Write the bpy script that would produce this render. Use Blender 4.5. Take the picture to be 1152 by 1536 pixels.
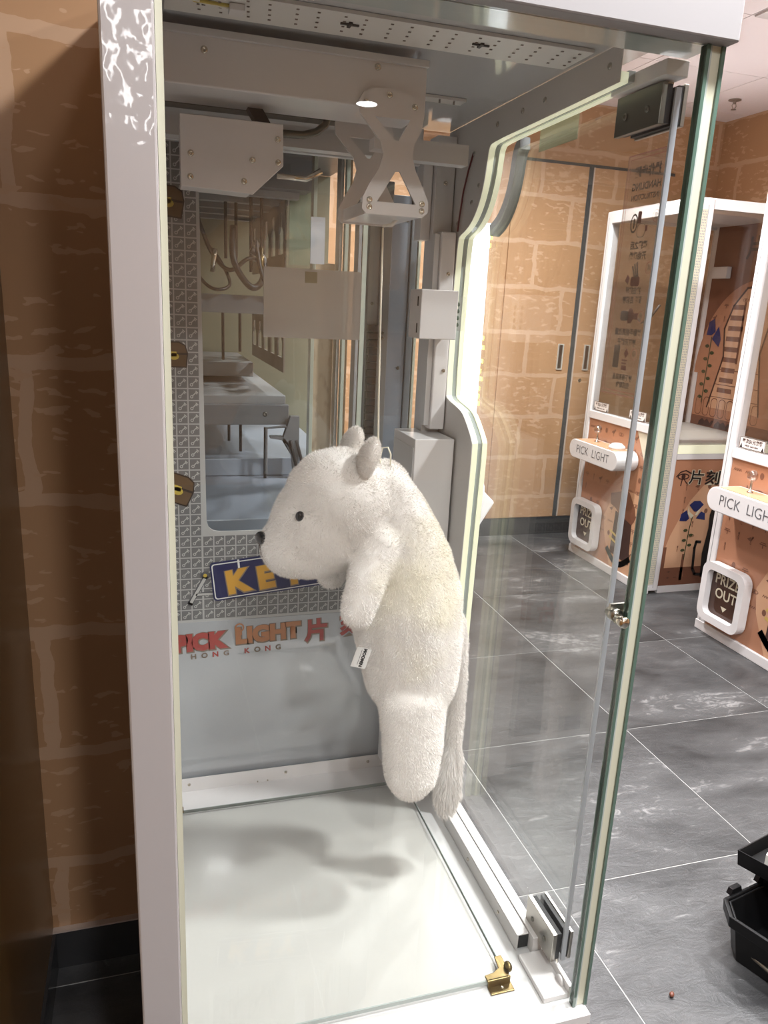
import bpy, bmesh, math, random
import numpy as np
from mathutils import Vector, Matrix
random.seed(7); rng = np.random.default_rng(7)
for o in list(bpy.data.objects): bpy.data.objects.remove(o)
scn = bpy.context.scene
COL = scn.collection

# ---------------------------------------------------------------- camera
CAM_H = 1.34
def cam_axes(p, y, r):
    fwd = Vector((math.sin(y)*math.cos(p), math.cos(y)*math.cos(p), -math.sin(p)))
    right = Vector((math.cos(y), -math.sin(y), 0)); down = fwd.cross(right)
    c, s = math.cos(r), math.sin(r)
    return c*right + s*down, -s*right + c*down, fwd
cd = bpy.data.cameras.new('camera'); cam = bpy.data.objects.new('camera', cd); COL.objects.link(cam)
R_, D_, F_ = cam_axes(math.radians(15.183), math.radians(17.419), math.radians(-2.795))
cam.matrix_world = Matrix(((R_.x, -D_.x, -F_.x, 0), (R_.y, -D_.y, -F_.y, 0), (R_.z, -D_.z, -F_.z, CAM_H), (0, 0, 0, 1)))
cd.sensor_fit = 'VERTICAL'; cd.sensor_height = 36; cd.lens = 36*1146.9/1536; cd.clip_start = .02; cd.clip_end = 60
scn.camera = cam
# ---------------------------------------------------------------- world, exposure
w = bpy.data.worlds.new('room_air'); scn.world = w; w.use_nodes = True
w.node_tree.nodes['Background'].inputs[0].default_value = (1, .97, .93, 1)
w.node_tree.nodes['Background'].inputs[1].default_value = .05
vs = scn.view_settings; vs.view_transform = 'Standard'; vs.look = 'None'; vs.gamma = 1; vs.use_curve_mapping = False
vs.exposure = 0.1
scn.cycles.transparent_max_bounces = 32; scn.cycles.max_bounces = 10
CEIL = 2.45
# downlights: (x, y, watts, radius); some added out of view to brighten far wall and cabinet
DOWNLIGHTS = [(.70, .50, 34, .08), (.30, -.80, 22, .075), (1.55, .80, 36, .09), (1.75, 2.3, 20, .06),
              (1.1, 3.2, 30, .06), (1.95, 3.15, 32, .06), (2.65, 1.98, 24, .06), (1.75, -1.2, 14, .06), (2.7, 1.4, 18, .06), (1.25,-3.1,60,.06)]

# ---------------------------------------------------------------- material helpers
MATS = {}
def pmat(name, col, rough=.5, metal=0, spec=.5, coat=0, emit=None, estr=0, bump=None, sheen=0, sss=0, coatr=.05):
    m = bpy.data.materials.new(name); m.use_nodes = True; nt = m.node_tree; b = nt.nodes['Principled BSDF']
    b.inputs['Base Color'].default_value = (*col, 1); b.inputs['Roughness'].default_value = rough
    b.inputs['Metallic'].default_value = metal; b.inputs['Specular IOR Level'].default_value = spec
    b.inputs['Coat Weight'].default_value = coat; b.inputs['Coat Roughness'].default_value = coatr
    b.inputs['Sheen Weight'].default_value = sheen
    if sss: b.inputs['Subsurface Weight'].default_value = sss; b.inputs['Subsurface Scale'].default_value = .01
    if emit: b.inputs['Emission Color'].default_value = (*emit, 1); b.inputs['Emission Strength'].default_value = estr
    if bump:
        tc = nt.nodes.new('ShaderNodeTexCoord'); n = nt.nodes.new('ShaderNodeTexNoise'); n.inputs['Scale'].default_value = bump[0]
        n.inputs['Detail'].default_value = bump[2] if len(bump) > 2 else 3
        nt.links.new(tc.outputs['Object'], n.inputs['Vector'])
        bp = nt.nodes.new('ShaderNodeBump'); bp.inputs['Strength'].default_value = bump[1]; bp.inputs['Distance'].default_value = bump[3] if len(bump) > 3 else .01
        nt.links.new(n.outputs['Fac'], bp.inputs['Height']); nt.links.new(bp.outputs[0], b.inputs['Normal'])
        if coat: nt.links.new(bp.outputs[0], b.inputs['Coat Normal'])
    MATS[name] = m; return m
def noisecol(name, c1, c2, scale, rough=.5, lo=.35, hi=.65, stretch=(1,1,1), metal=0, detail=5, bump=0, coat=0, spec=.5, sheen=0):
    m = pmat(name, c1, rough, metal, spec, coat, sheen=sheen); nt = m.node_tree; b = nt.nodes['Principled BSDF']
    tc = nt.nodes.new('ShaderNodeTexCoord'); mp = nt.nodes.new('ShaderNodeMapping'); mp.inputs['Scale'].default_value = stretch
    n = nt.nodes.new('ShaderNodeTexNoise'); n.inputs['Scale'].default_value = scale; n.inputs['Detail'].default_value = detail
    r = nt.nodes.new('ShaderNodeValToRGB'); r.color_ramp.elements[0].position = lo; r.color_ramp.elements[1].position = hi
    r.color_ramp.elements[0].color = (*c1, 1); r.color_ramp.elements[1].color = (*c2, 1)
    L = nt.links.new; L(tc.outputs['Object'], mp.inputs[0]); L(mp.outputs[0], n.inputs['Vector']); L(n.outputs['Fac'], r.inputs[0]); L(r.outputs[0], b.inputs['Base Color'])
    if bump:
        bp = nt.nodes.new('ShaderNodeBump'); bp.inputs['Strength'].default_value = bump; bp.inputs['Distance'].default_value = .004
        L(n.outputs['Fac'], bp.inputs['Height']); L(bp.outputs[0], b.inputs['Normal'])
    return m
def glass(name, tint=(.97, .985, .975), f0=.045, rough=.0, maxr=1.0, film=None, filmfac=0):
    m = bpy.data.materials.new(name); m.use_nodes = True; nt = m.node_tree; nt.nodes.clear(); L = nt.links.new
    out = nt.nodes.new('ShaderNodeOutputMaterial'); mix = nt.nodes.new('ShaderNodeMixShader')
    tr = nt.nodes.new('ShaderNodeBsdfTransparent'); tr.inputs[0].default_value = (*tint, 1)
    gl = nt.nodes.new('ShaderNodeBsdfGlossy'); gl.inputs['Roughness'].default_value = rough
    lw = nt.nodes.new('ShaderNodeLayerWeight'); lw.inputs['Blend'].default_value = .5
    pw = nt.nodes.new('ShaderNodeMath'); pw.operation = 'POWER'; pw.inputs[1].default_value = 5
    ma = nt.nodes.new('ShaderNodeMath'); ma.operation = 'MULTIPLY_ADD'; ma.inputs[1].default_value = maxr - f0; ma.inputs[2].default_value = f0
    L(lw.outputs['Facing'], pw.inputs[0]); L(pw.outputs[0], ma.inputs[0]); L(ma.outputs[0], mix.inputs[0])
    base = tr
    if film:
        df = nt.nodes.new('ShaderNodeBsdfDiffuse'); df.inputs[0].default_value = (*film, 1)
        m2 = nt.nodes.new('ShaderNodeMixShader'); m2.inputs[0].default_value = filmfac
        L(tr.outputs[0], m2.inputs[1]); L(df.outputs[0], m2.inputs[2]); base = m2
    L(base.outputs[0], mix.inputs[1]); L(gl.outputs[0], mix.inputs[2]); L(mix.outputs[0], out.inputs[0])
    MATS[name] = m; return m

def stone_print(name, axis):
    """flat wallpaper printed with big sandstone blocks"""
    m = pmat(name, (.5,.33,.2), .55, spec=.3); nt = m.node_tree; b = nt.nodes['Principled BSDF']; L = nt.links.new; N = nt.nodes.new
    tc = N('ShaderNodeNewGeometry'); sp = N('ShaderNodeSeparateXYZ'); cb = N('ShaderNodeCombineXYZ')
    L(tc.outputs['Position'], sp.inputs[0]); L(sp.outputs[0 if axis == 'X' else 1], cb.inputs[0]); L(sp.outputs[2], cb.inputs[1])
    ds = N('ShaderNodeTexNoise'); ds.inputs['Scale'].default_value = 9; ds.inputs['Detail'].default_value = 4; L(cb.outputs[0], ds.inputs['Vector'])
    sb = N('ShaderNodeVectorMath'); sb.operation = 'SUBTRACT'; sb.inputs[1].default_value = (.5, .5, .5); L(ds.outputs['Color'], sb.inputs[0])
    sc = N('ShaderNodeVectorMath'); sc.operation = 'SCALE'; sc.inputs['Scale'].default_value = .045; L(sb.outputs[0], sc.inputs[0])
    ad = N('ShaderNodeVectorMath'); L(cb.outputs[0], ad.inputs[0]); L(sc.outputs[0], ad.inputs[1])
    br = N('ShaderNodeTexBrick'); br.inputs['Scale'].default_value = 1; br.inputs['Mortar Size'].default_value = .012; br.inputs['Mortar Smooth'].default_value = 0
    br.inputs['Brick Width'].default_value = .46; br.inputs['Row Height'].default_value = .245; br.offset = .43
    br.inputs['Color1'].default_value = (.43,.252,.135,1); br.inputs['Color2'].default_value = (.40,.23,.118,1); br.inputs['Mortar'].default_value = (.51,.335,.215,1)
    L(ad.outputs[0], br.inputs['Vector'])
    # broken lighter flecks
    rt = N('ShaderNodeMapping'); rt.inputs['Rotation'].default_value = (0,0,.42); rt.inputs['Scale'].default_value = (13, 34, 1); L(ad.outputs[0], rt.inputs[0])
    fl = N('ShaderNodeTexNoise'); fl.inputs['Scale'].default_value = 1.5; fl.inputs['Detail'].default_value = 2; L(rt.outputs[0], fl.inputs['Vector'])
    big = N('ShaderNodeTexNoise'); big.inputs['Scale'].default_value = 3.2; L(cb.outputs[0], big.inputs['Vector'])
    mu = N('ShaderNodeMath'); mu.operation = 'MULTIPLY_ADD'; mu.inputs[1].default_value = .45; L(big.outputs['Fac'], mu.inputs[0]); L(fl.outputs['Fac'], mu.inputs[2])
    rp = N('ShaderNodeValToRGB'); rp.color_ramp.elements[0].position = .835; rp.color_ramp.elements[1].position = .85; L(mu.outputs[0], rp.inputs[0])
    mx = N('ShaderNodeMix'); mx.data_type = 'RGBA'; L(rp.outputs[0], mx.inputs[0]); L(br.outputs[0], mx.inputs[6]); mx.inputs[7].default_value = (.51,.325,.20,1)
    L(mx.outputs[2], b.inputs['Base Color']); return m

# ---------------------------------------------------------------- mesh helpers
class MB:
    def __init__(s): s.v = []; s.f = []
    def add(s, verts, faces):
        k = len(s.v); s.v += [tuple(p) for p in verts]; s.f += [tuple(i+k for i in f) for f in faces]; return s
    def box(s, x0, x1, y0, y1, z0, z1):
        return s.add([(x,y,z) for z in (z0,z1) for y in (y0,y1) for x in (x0,x1)],
                     [(0,2,3,1),(4,5,7,6),(0,1,5,4),(2,6,7,3),(0,4,6,2),(1,3,7,5)])
    def prism(s, poly, O, u, v, n, t0, t1):
        """poly of (a,b) in frame O,u,v, extruded along n from t0 to t1"""
        O, u, v, n = map(Vector, (O,u,v,n)); P = [O+u*a+v*b for a,b in poly]; N = len(P)
        return s.add([p+n*t0 for p in P]+[p+n*t1 for p in P],
                     [tuple(range(N-1,-1,-1)), tuple(range(N,2*N))]+[(i,(i+1)%N,N+(i+1)%N,N+i) for i in range(N)])
    def flat(s, poly, O, u, v, n, t):
        O, u, v, n = map(Vector, (O,u,v,n)); return s.add([O+u*a+v*b+n*t for a,b in poly], [tuple(range(len(poly)))])
    def tube(s, pts, r, seg=10, cap=True):
        pts = [Vector(p) for p in pts]; rs = r if isinstance(r, (list, tuple)) else [r]*len(pts); k = len(s.v); nrm = None
        for i, p in enumerate(pts):
            t = (pts[min(i+1, len(pts)-1)]-pts[max(i-1, 0)]).normalized()
            if nrm is None: nrm = t.orthogonal().normalized()
            nrm = (nrm - t*nrm.dot(t)).normalized(); bn = t.cross(nrm)
            for j in range(seg):
                a = 2*math.pi*j/seg; s.v.append(tuple(p+(nrm*math.cos(a)+bn*math.sin(a))*rs[i]))
        for i in range(len(pts)-1):
            for j in range(seg):
                a, b = k+i*seg+j, k+i*seg+(j+1)%seg; s.f.append((a, b, b+seg, a+seg))
        if cap: s.f.append(tuple(k+j for j in reversed(range(seg)))); s.f.append(tuple(k+(len(pts)-1)*seg+j for j in range(seg)))
        return s
    def lathe(s, prof, c, axis=(0,0,1), seg=20):
        """prof: list of (radius, height) along axis from c"""
        c = Vector(c); ax = Vector(axis).normalized(); e1 = ax.orthogonal().normalized(); e2 = ax.cross(e1); k = len(s.v)
        for r, h in prof:
            for j in range(seg):
                a = 2*math.pi*j/seg; s.v.append(tuple(c+ax*h+(e1*math.cos(a)+e2*math.sin(a))*r))
        for i in range(len(prof)-1):
            for j in range(seg):
                a, b = k+i*seg+j, k+i*seg+(j+1)%seg; s.f.append((a, b, b+seg, a+seg))
        s.f.append(tuple(k+j for j in reversed(range(seg)))); s.f.append(tuple(k+(len(prof)-1)*seg+j for j in range(seg)))
        return s
    def ell(s, c, r, seg=20, rings=12, rot=None):
        c = Vector(c); M = rot or Matrix.Identity(3); k = len(s.v)
        for i in range(1, rings):
            t = math.pi*i/rings
            for j in range(seg):
                a = 2*math.pi*j/seg; s.v.append(tuple(c+M@Vector((r[0]*math.sin(t)*math.cos(a), r[1]*math.sin(t)*math.sin(a), r[2]*math.cos(t)))))
        top = len(s.v); s.v.append(tuple(c+M@Vector((0,0,r[2])))); s.v.append(tuple(c-M@Vector((0,0,r[2]))))
        for i in range(rings-2):
            for j in range(seg):
                a, b = k+i*seg+j, k+i*seg+(j+1)%seg; s.f.append((a, a+seg, b+seg, b))
        for j in range(seg):
            s.f.append((top, k+j, k+(j+1)%seg)); q = k+(rings-2)*seg; s.f.append((top+1, q+(j+1)%seg, q+j))
        return s
    def mesh(s, name, mat=None, smooth=False):
        me = bpy.data.meshes.new(name); me.from_pydata(s.v, [], s.f); me.update()
        if mat: me.materials.append(MATS[mat])
        bm = bmesh.new(); bm.from_mesh(me); bmesh.ops.recalc_face_normals(bm, faces=bm.faces); bm.to_mesh(me); bm.free()
        if smooth:
            for p in me.polygons: p.use_smooth = True
        return me
    def build(s, name, mat, parent=None, smooth=False, bevel=0, seg=2):
        o = bpy.data.objects.new(name, s.mesh(name, mat, smooth)); COL.objects.link(o); setp(o, parent)
        if bevel:
            b = o.modifiers.new('b', 'BEVEL'); b.width = bevel; b.segments = seg; b.limit_method = 'ANGLE'; b.angle_limit = math.radians(40)
        return o
def wmat(o):
    M = o.matrix_basis.copy()
    return M if o.parent is None else wmat(o.parent) @ o.matrix_parent_inverse @ M
def setp(o, parent):
    if parent is not None:
        o.parent = parent; o.matrix_parent_inverse = wmat(parent).inverted()
def tag(o, label, cat, group=None):
    o['label'] = label; o['category'] = cat
    if group: o['group'] = group
    return o
def thing(name, label, cat, loc, group=None):
    o = bpy.data.objects.new(name, None); COL.objects.link(o); o.location = loc; o.empty_display_size = .05; return tag(o, label, cat, group)
def struct(o): o['kind'] = 'structure'; return o
def bx(name, mat, parent, x0, x1, y0, y1, z0, z1, bevel=0): return MB().box(x0,x1,y0,y1,z0,z1).build(name, mat, parent, bevel=bevel)

FY = ((1,0,0),(0,0,1),(0,-1,0))      # frame for surfaces facing -Y
FXn = ((0,-1,0),(0,0,1),(-1,0,0))    # facing -X
FXp = ((0,1,0),(0,0,1),(1,0,0))      # facing +X
def ellp(cx, cy, rx, ry=None, n=20, a0=0, a1=2*math.pi):
    ry = rx if ry is None else ry
    return [(cx+rx*math.cos(a0+(a1-a0)*i/n), cy+ry*math.sin(a0+(a1-a0)*i/n)) for i in range(n if a1-a0 > 6.28 else n+1)]
def rect(x0, y0, x1, y1): return [(x0,y0),(x1,y0),(x1,y1),(x0,y1)]
def rrect(x0, y0, x1, y1, r, n=6):
    P = []
    for cx, cy, a in ((x1-r,y0+r,-90),(x1-r,y1-r,0),(x0+r,y1-r,90),(x0+r,y0+r,180)):
        for i in range(n+1):
            t = math.radians(a+90*i/n); P.append((cx+r*math.cos(t), cy+r*math.sin(t)))
    return P
def stroke(pts, w):
    """thick polyline as list of quads"""
    out = []
    for (a,b),(c,d) in zip(pts, pts[1:]):
        l = math.hypot(c-a, d-b) or 1; nx, ny = -(d-b)/l*w/2, (c-a)/l*w/2; ex, ey = (c-a)/l*w*.3, (d-b)/l*w*.3
        out.append([(a-ex+nx,b-ey+ny),(a-ex-nx,b-ey-ny),(c+ex-nx,d+ey-ny),(c+ex+nx,d+ey+ny)])
    return out
def prints(name, polys, mat, parent, O, fr, lift=.0008):
    m = MB()
    for p in polys: m.flat(p, O, *fr, lift)
    me = bpy.data.meshes.new(name); me.from_pydata(m.v, [], m.f); me.update(); me.materials.append(MATS[mat])
    o = bpy.data.objects.new(name, me); COL.objects.link(o); setp(o, parent)
    if 'glyphs' in name: o['kind'] = 'stuff'
    return o
def ringpoly(outer, inner):
    N = len(outer); return [[outer[i], outer[(i+1)%N], inner[(i+1)%N], inner[i]] for i in range(N)]
def text(name, body, size, mat, parent, O, fr, at=(0,0), lift=.001, rot=0, bold=0, sx=1, align='CENTER', mono=False, ext=0, shear=0):
    cu = bpy.data.curves.new(name, 'FONT'); cu.body = body; cu.size = size; cu.align_x = align; cu.align_y = 'CENTER'
    cu.offset = bold; cu.resolution_u = 3; cu.extrude = ext; cu.shear = shear
    t = bpy.data.objects.new(name+'_tmp', cu); COL.objects.link(t)
    dg = bpy.context.evaluated_depsgraph_get(); me = bpy.data.meshes.new_from_object(t.evaluated_get(dg)); bpy.data.objects.remove(t); bpy.data.curves.remove(cu)
    u, v, n = map(Vector, fr); O = Vector(O); c, s = math.cos(rot), math.sin(rot)
    for vt in me.vertices:
        a, b, z = vt.co.x*sx, vt.co.y, vt.co.z
        a, b = a*c-b*s, a*s+b*c
        vt.co = O+u*(a+at[0])+v*(b+at[1])+n*(lift+z)
    me.materials.clear(); me.materials.append(MATS[mat])
    o = bpy.data.objects.new(name, me); COL.objects.link(o); setp(o, parent); return o
def screws(parent, pts, n, r=.004, name='screw', mat='chrome'):
    me = None; n = Vector(n)
    for p in pts:
        if me is None:
            me = MB().lathe([(r,0),(r,.0006),(r*.85,.0016),(r*.45,.0024),(r*.4,.0015)], (0,0,0), n, 10).mesh(name, mat, True)
        o = bpy.data.objects.new(name, me); COL.objects.link(o); o.location = p; setp(o, parent)
        o.location = Vector(p)
def circpts(c, r, e1, e2, n=24): return [Vector(c)+Vector(e1)*r*math.cos(2*math.pi*i/n)+Vector(e2)*r*math.sin(2*math.pi*i/n) for i in range(n)]

# ---------------------------------------------------------------- materials
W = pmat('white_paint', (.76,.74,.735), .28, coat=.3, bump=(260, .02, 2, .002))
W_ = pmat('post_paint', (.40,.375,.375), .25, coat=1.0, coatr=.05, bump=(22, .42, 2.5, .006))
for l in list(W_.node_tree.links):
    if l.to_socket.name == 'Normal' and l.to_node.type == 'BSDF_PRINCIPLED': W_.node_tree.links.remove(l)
pmat('header_paint', (.30,.29,.295), .5, spec=.25)
pmat('inner_paint', (.66,.655,.65), .32, coat=.2)
pmat('plate_paint', (.60,.585,.57), .4)
pmat('ceiling_sheet', (.52,.525,.53), .12, coat=.6, coatr=.06)
pmat('grey_panel', (.42,.44,.46), .10, spec=.7, coat=1.0, coatr=.02)
pmat('tray_white', (.66,.655,.63), .3)
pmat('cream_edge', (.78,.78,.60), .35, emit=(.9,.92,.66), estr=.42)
pmat('edge_grey', (.42,.47,.45), .15, coat=.5)
pmat('door_edge', (.50,.54,.60), .15, coat=.6)
pmat('edge_green', (.09,.15,.12), .1, coat=.6)
pmat('edge_cream', (.56,.56,.44), .3)
pmat('gasket', (.06,.062,.06), .5)
pmat('steel', (.40,.38,.34), .28, metal=1)
pmat('dark_steel', (.20,.195,.17), .35, metal=1)
pmat('chrome', (.62,.58,.5), .16, metal=1)
pmat('brass', (.21,.155,.07), .33, metal=1, bump=(90,.2,2,.002))
pmat('black_plastic', (.004,.004,.0045), .42, spec=.3)
pmat('black_rubber', (.012,.012,.013), .5)
pmat('dark_slot', (.01,.01,.01), .9)
pmat('led_white', (.9,.92,.95), .4, emit=(.93,.96,1), estr=1.5)
pmat('led_yellow', (.95,.9,.1), .4, emit=(1,.95,.2), estr=1.5)
pmat('lamp_glow', (1,1,1), .5, emit=(1,1,1), estr=60)
pmat('lamp_ring', (.75,.74,.72), .4)
pmat('pcb', (.72,.70,.66), .4)
pmat('pcb_dark', (.04,.035,.03), .5)
pmat('copper', (.20,.15,.12), .5)
pmat('wire_yellow', (.55,.42,.08), .5); pmat('wire_red', (.12,.015,.02), .5); pmat('wire_white', (.78,.74,.66), .6)
pmat('hose', (.20,.185,.15), .3, metal=.8)
pmat('string', (.85,.80,.66), .8)
pmat('red_brown', (.23,.075,.05), .5)
pmat('key_dark', (.165,.165,.165), .4, coat=.5); pmat('key_light', (.50,.50,.48), .4, coat=.4)
pmat('key_sheet', (.46,.46,.45), .35, coat=.4)
pmat('navy', (.012,.016,.085), .3, coat=.5); pmat('gold_letter', (.62,.33,.045), .3, coat=.4); pmat('print_white', (.72,.72,.70), .4)
pmat('print_black', (.012,.010,.010), .5); pmat('letter_grey', (.10,.10,.11), .5)
pmat('logo_red', (.36,.055,.045), .4, coat=.4); pmat('logo_orange', (.46,.20,.09), .4, coat=.4); pmat('logo_shadow', (.22,.17,.13), .4)
pmat('chest_brown', (.12,.07,.03), .5); pmat('chest_dark', (.035,.02,.012), .5); pmat('chest_gold', (.55,.40,.06), .5)
pmat('sign_red', (.50,.16,.13), .5)
pmat('sign_grey', (.16,.14,.14), .5); pmat('sign_maroon', (.18,.03,.035), .5)
pmat('sticker_white', (.72,.66,.62), .5)
glass('pane_glass', (.975,.982,.976), .03)
glass('door_glass', (.975,.982,.976), .045)
glass('clear_glass', (.98,.985,.98), .04)
glass('tray_glass', (.985,.985,.98), .05)
glass('film_sheet', (.8,.8,.8), .05, rough=.15, film=(.72,.71,.68), filmfac=.6)
glass('sign_film', (.97,.95,.93), .02, film=(.65,.50,.42), filmfac=.16)
glass('sticker_film', (.8,.8,.7), .02, film=(.40,.37,.26), filmfac=.75)
glass('prize_flap', (.35,.25,.2), .05, film=(.10,.05,.035), filmfac=.6)
glass('clear_knob', (.8,.75,.72), .25)
stone_print('stone_print_facing', 'X'); stone_print('stone_print_side', 'Y')
noisecol('bronze_panel', (.13,.065,.018), (.17,.095,.03), 3, .35, .3, .7, (1,1,.4), coat=.3)
pmat('skirting', (.028,.029,.031), .25, coat=.3)
pmat('handle_steel', (.62,.60,.54), .35, metal=.4)
pmat('skirting_trim', (.55,.45,.38), .4)
pmat('grout', (.45,.445,.43), .8)
pmat('ceiling_tile', (.86,.80,.81), .7, bump=(400,.05,2,.002)); pmat('ceiling_gap', (.10,.09,.09), .8)
pmat('vent', (.62,.58,.57), .5)
# slate-look floor tile
m = pmat('slate', (.06,.06,.062), .35, spec=.5); nt = m.node_tree; b_ = nt.nodes['Principled BSDF']; L_ = nt.links.new; N_ = nt.nodes.new
g_ = N_('ShaderNodeNewGeometry'); oi = N_('ShaderNodeObjectInfo'); sc_ = N_('ShaderNodeVectorMath'); sc_.operation = 'SCALE'; sc_.inputs[0].default_value = (17,9,0)
L_(oi.outputs['Random'], sc_.inputs['Scale']); ad_ = N_('ShaderNodeVectorMath'); L_(g_.outputs['Position'], ad_.inputs[0]); L_(sc_.outputs[0], ad_.inputs[1])
mp_ = N_('ShaderNodeMapping'); mp_.inputs['Rotation'].default_value = (0,0,.6); mp_.inputs['Scale'].default_value = (1,2.2,1); L_(ad_.outputs[0], mp_.inputs[0])
n1 = N_('ShaderNodeTexNoise'); n1.inputs['Scale'].default_value = 2.2; n1.inputs['Detail'].default_value = 8; n1.inputs['Roughness'].default_value = .62; n1.inputs['Distortion'].default_value = .6; L_(mp_.outputs[0], n1.inputs['Vector'])
n2 = N_('ShaderNodeTexNoise'); n2.inputs['Scale'].default_value = 15; n2.inputs['Detail'].default_value = 7; n2.inputs['Roughness'].default_value = .7; n2.inputs['Distortion'].default_value = 1.2; L_(mp_.outputs[0], n2.inputs['Vector'])
r1 = N_('ShaderNodeValToRGB'); e = r1.color_ramp.elements; e[0].position = .3; e[0].color = (.020,.020,.021,1); e[1].position = .72; e[1].color = (.095,.095,.096,1); L_(n1.outputs['Fac'], r1.inputs[0])
mm = N_('ShaderNodeMath'); mm.operation = 'MULTIPLY'; L_(n1.outputs['Fac'], mm.inputs[0]); L_(n2.outputs['Fac'], mm.inputs[1])
r2 = N_('ShaderNodeValToRGB'); e = r2.color_ramp.elements; e[0].position = .315; e[0].color = (0,0,0,1); e[1].position = .41; e[1].color = (.75,.75,.75,1); L_(mm.outputs[0], r2.inputs[0])
mx_ = N_('ShaderNodeMix'); mx_.data_type = 'RGBA'; L_(r2.outputs[0], mx_.inputs[0]); L_(r1.outputs[0], mx_.inputs[6]); mx_.inputs[7].default_value = (.27,.265,.262,1); L_(mx_.outputs[2], b_.inputs['Base Color'])
bp_ = N_('ShaderNodeBump'); bp_.inputs['Strength'].default_value = .55; bp_.inputs['Distance'].default_value = .004; L_(n2.outputs['Fac'], bp_.inputs['Height']); L_(bp_.outputs[0], b_.inputs['Normal'])

# ---------------------------------------------------------------- room shell
XL, XR, YF, YB, YA = -.22, 3.25, 4.11, -4.0, 1.395
floor = struct(MB().box(XL-.1, XR+.1, YB-.1, YF+.1, -.06, -.0012).build('floor', 'grout'))
TS = .604; tm = MB().box(.0016, TS-.0016, .0016, TS-.0016, -.004, 0).mesh('tile', 'slate')
for i in range(-2, 4):
    for j in range(-9, 5):
        o = bpy.data.objects.new('tile', tm); COL.objects.link(o); setp(o, floor); o.location = (.894+i*TS, 1.338+j*TS, 0)
        if .894+i*TS < XL-.6 or .894+i*TS > XR: bpy.data.objects.remove(o)
ceil = struct(MB().box(XL-.1, XR+.1, YB-.1, YF+.1, CEIL+.012, CEIL+.06).build('ceiling', 'ceiling_gap'))
CT = .6; cm = MB().box(.002, CT-.002, .002, CT-.002, CEIL, CEIL+.012).mesh('ceiling_panel', 'ceiling_tile')
for i in range(-4, 2):
    for j in range(-13, 2):
        x, y = 2.207+i*CT, 3.335+j*CT
        o = bpy.data.objects.new('ceiling_panel', cm); COL.objects.link(o); setp(o, ceil); o.location = (x, y, 0)
struct(MB().box(XL-.1, XL, YB, YA, 0, CEIL).build('wall_left', 'bronze_panel'))
struct(MB().box(XL-.1, -.05, YA, YA+.1, 0, CEIL).build('wall_alcove', 'stone_print_facing'))
struct(MB().box(-.15, -.05, YA+.1, YF, 0, CEIL).build('wall_behind', 'stone_print_side'))
struct(MB().box(-.15, XR+.1, YF, YF+.1, 0, CEIL).build('wall_far', 'stone_print_facing'))
struct(MB().box(XR, XR+.1, YB, YF, 0, CEIL).build('wall_right', 'stone_print_side'))
struct(MB().box(XL-.1, XR+.1, YB-.1, YB, 0, CEIL).build('wall_back', 'stone_print_facing'))
struct(bx('baseboard_alcove', 'skirting', None, XL, -.05, YA-.012, YA, 0, .088))
struct(bx('trim_1', 'skirting_trim', None, XL, -.05, YA-.014, YA, .088, .0915))
struct(bx('baseboard_left', 'skirting', None, XL, XL+.006, YB, YA-.014, 0, .088))
struct(bx('baseboard_far', 'skirting', None, -.05, XR, YF-.012, YF, 0, .108))
struct(bx('baseboard_right', 'skirting', None, XR-.012, XR, YB, YF-.012, 0, .108))

# flush cupboard doors in the far wall
d1 = struct(MB().box(1.935, 2.388, YF-.010, YF, .112, 2.13).build('door_1', 'stone_print_facing'))
d2 = struct(MB().box(2.425, 2.95, YF-.010, YF, .112, 2.13).build('door_2', 'stone_print_facing'))
struct(bx('trim_2', 'gasket', None, 2.389, 2.418, YF-.006, YF, .112, 2.14))
struct(bx('trim_3', 'skirting_trim', None, 2.418, 2.4245, YF-.013, YF, .112, 2.13))
struct(bx('trim_4', 'gasket', None, 1.925, 2.95, YF-.008, YF, 2.131, 2.146))
for d, x in ((d1, 2.325), (d2, 2.50)):
    h = MB()
    for p in ringpoly(rrect(-.019,-.075,.019,.075,.004,2), rrect(-.012,-.068,.012,.068,.003,2)): h.prism(p, (x, YF-.010, 1.09), *FY, 0, .006)
    hd = h.build('pull_handle', 'handle_steel', d)
    bx('finger_recess', 'steel', hd, x-.012, x+.012, YF-.0125, YF-.0105, 1.022, 1.158)
screws(d2, [(2.475, YF-.010, .955)], (0,-1,0), .012, 'lock', 'chrome')

# ---------------------------------------------------------------- ceiling fittings and lamps
for k, (x, y, wt, r) in enumerate(DOWNLIGHTS):
    t = thing('downlight', 'round recessed ceiling downlight with a white ring, in a partly added set', 'downlight', (x, y, CEIL), 'recessed downlights in the ceiling')
    MB().lathe([(r*1.28,-.004),(r*1.28,0),(r,0),(r,-.004)], (x,y,CEIL), (0,0,1), 28).build('trim_ring', 'lamp_ring', t)
    MB().lathe([(r*.98,-.0055),(r*.98,-.0045)], (x,y,CEIL), (0,0,1), 28).build('lens', 'lamp_glow', t)
    ld = bpy.data.lights.new('downlight_lamp', 'AREA'); ld.shape = 'DISK'; ld.size = 2*r; ld.energy = wt; ld.color = (.985, .985, 1); ld.spread = math.radians(150)
    lo = bpy.data.objects.new('downlight_lamp', ld); COL.objects.link(lo); lo.location = (x, y, CEIL-.007); setp(lo, t); lo.location = (x, y, CEIL-.007)
pmat('tube_glow', (1,1,1), .5, emit=(1,1,1), estr=15)
t = thing('linear_light', 'long narrow ceiling light fitting with a white housing', 'ceiling light', (-.02,-2.8,CEIL))
bx('housing', 'lamp_ring', t, -.085, .045, -3.65, -1.95, CEIL-.03, CEIL-.0005, .003); bx('diffuser', 'tube_glow', t, -.065, .025, -3.6, -2.0, CEIL-.034, CEIL-.0305)
t = thing('sprinkler', 'small pendent fire sprinkler head under the ceiling panels', 'sprinkler', (2.96, 3.70, CEIL))
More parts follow.
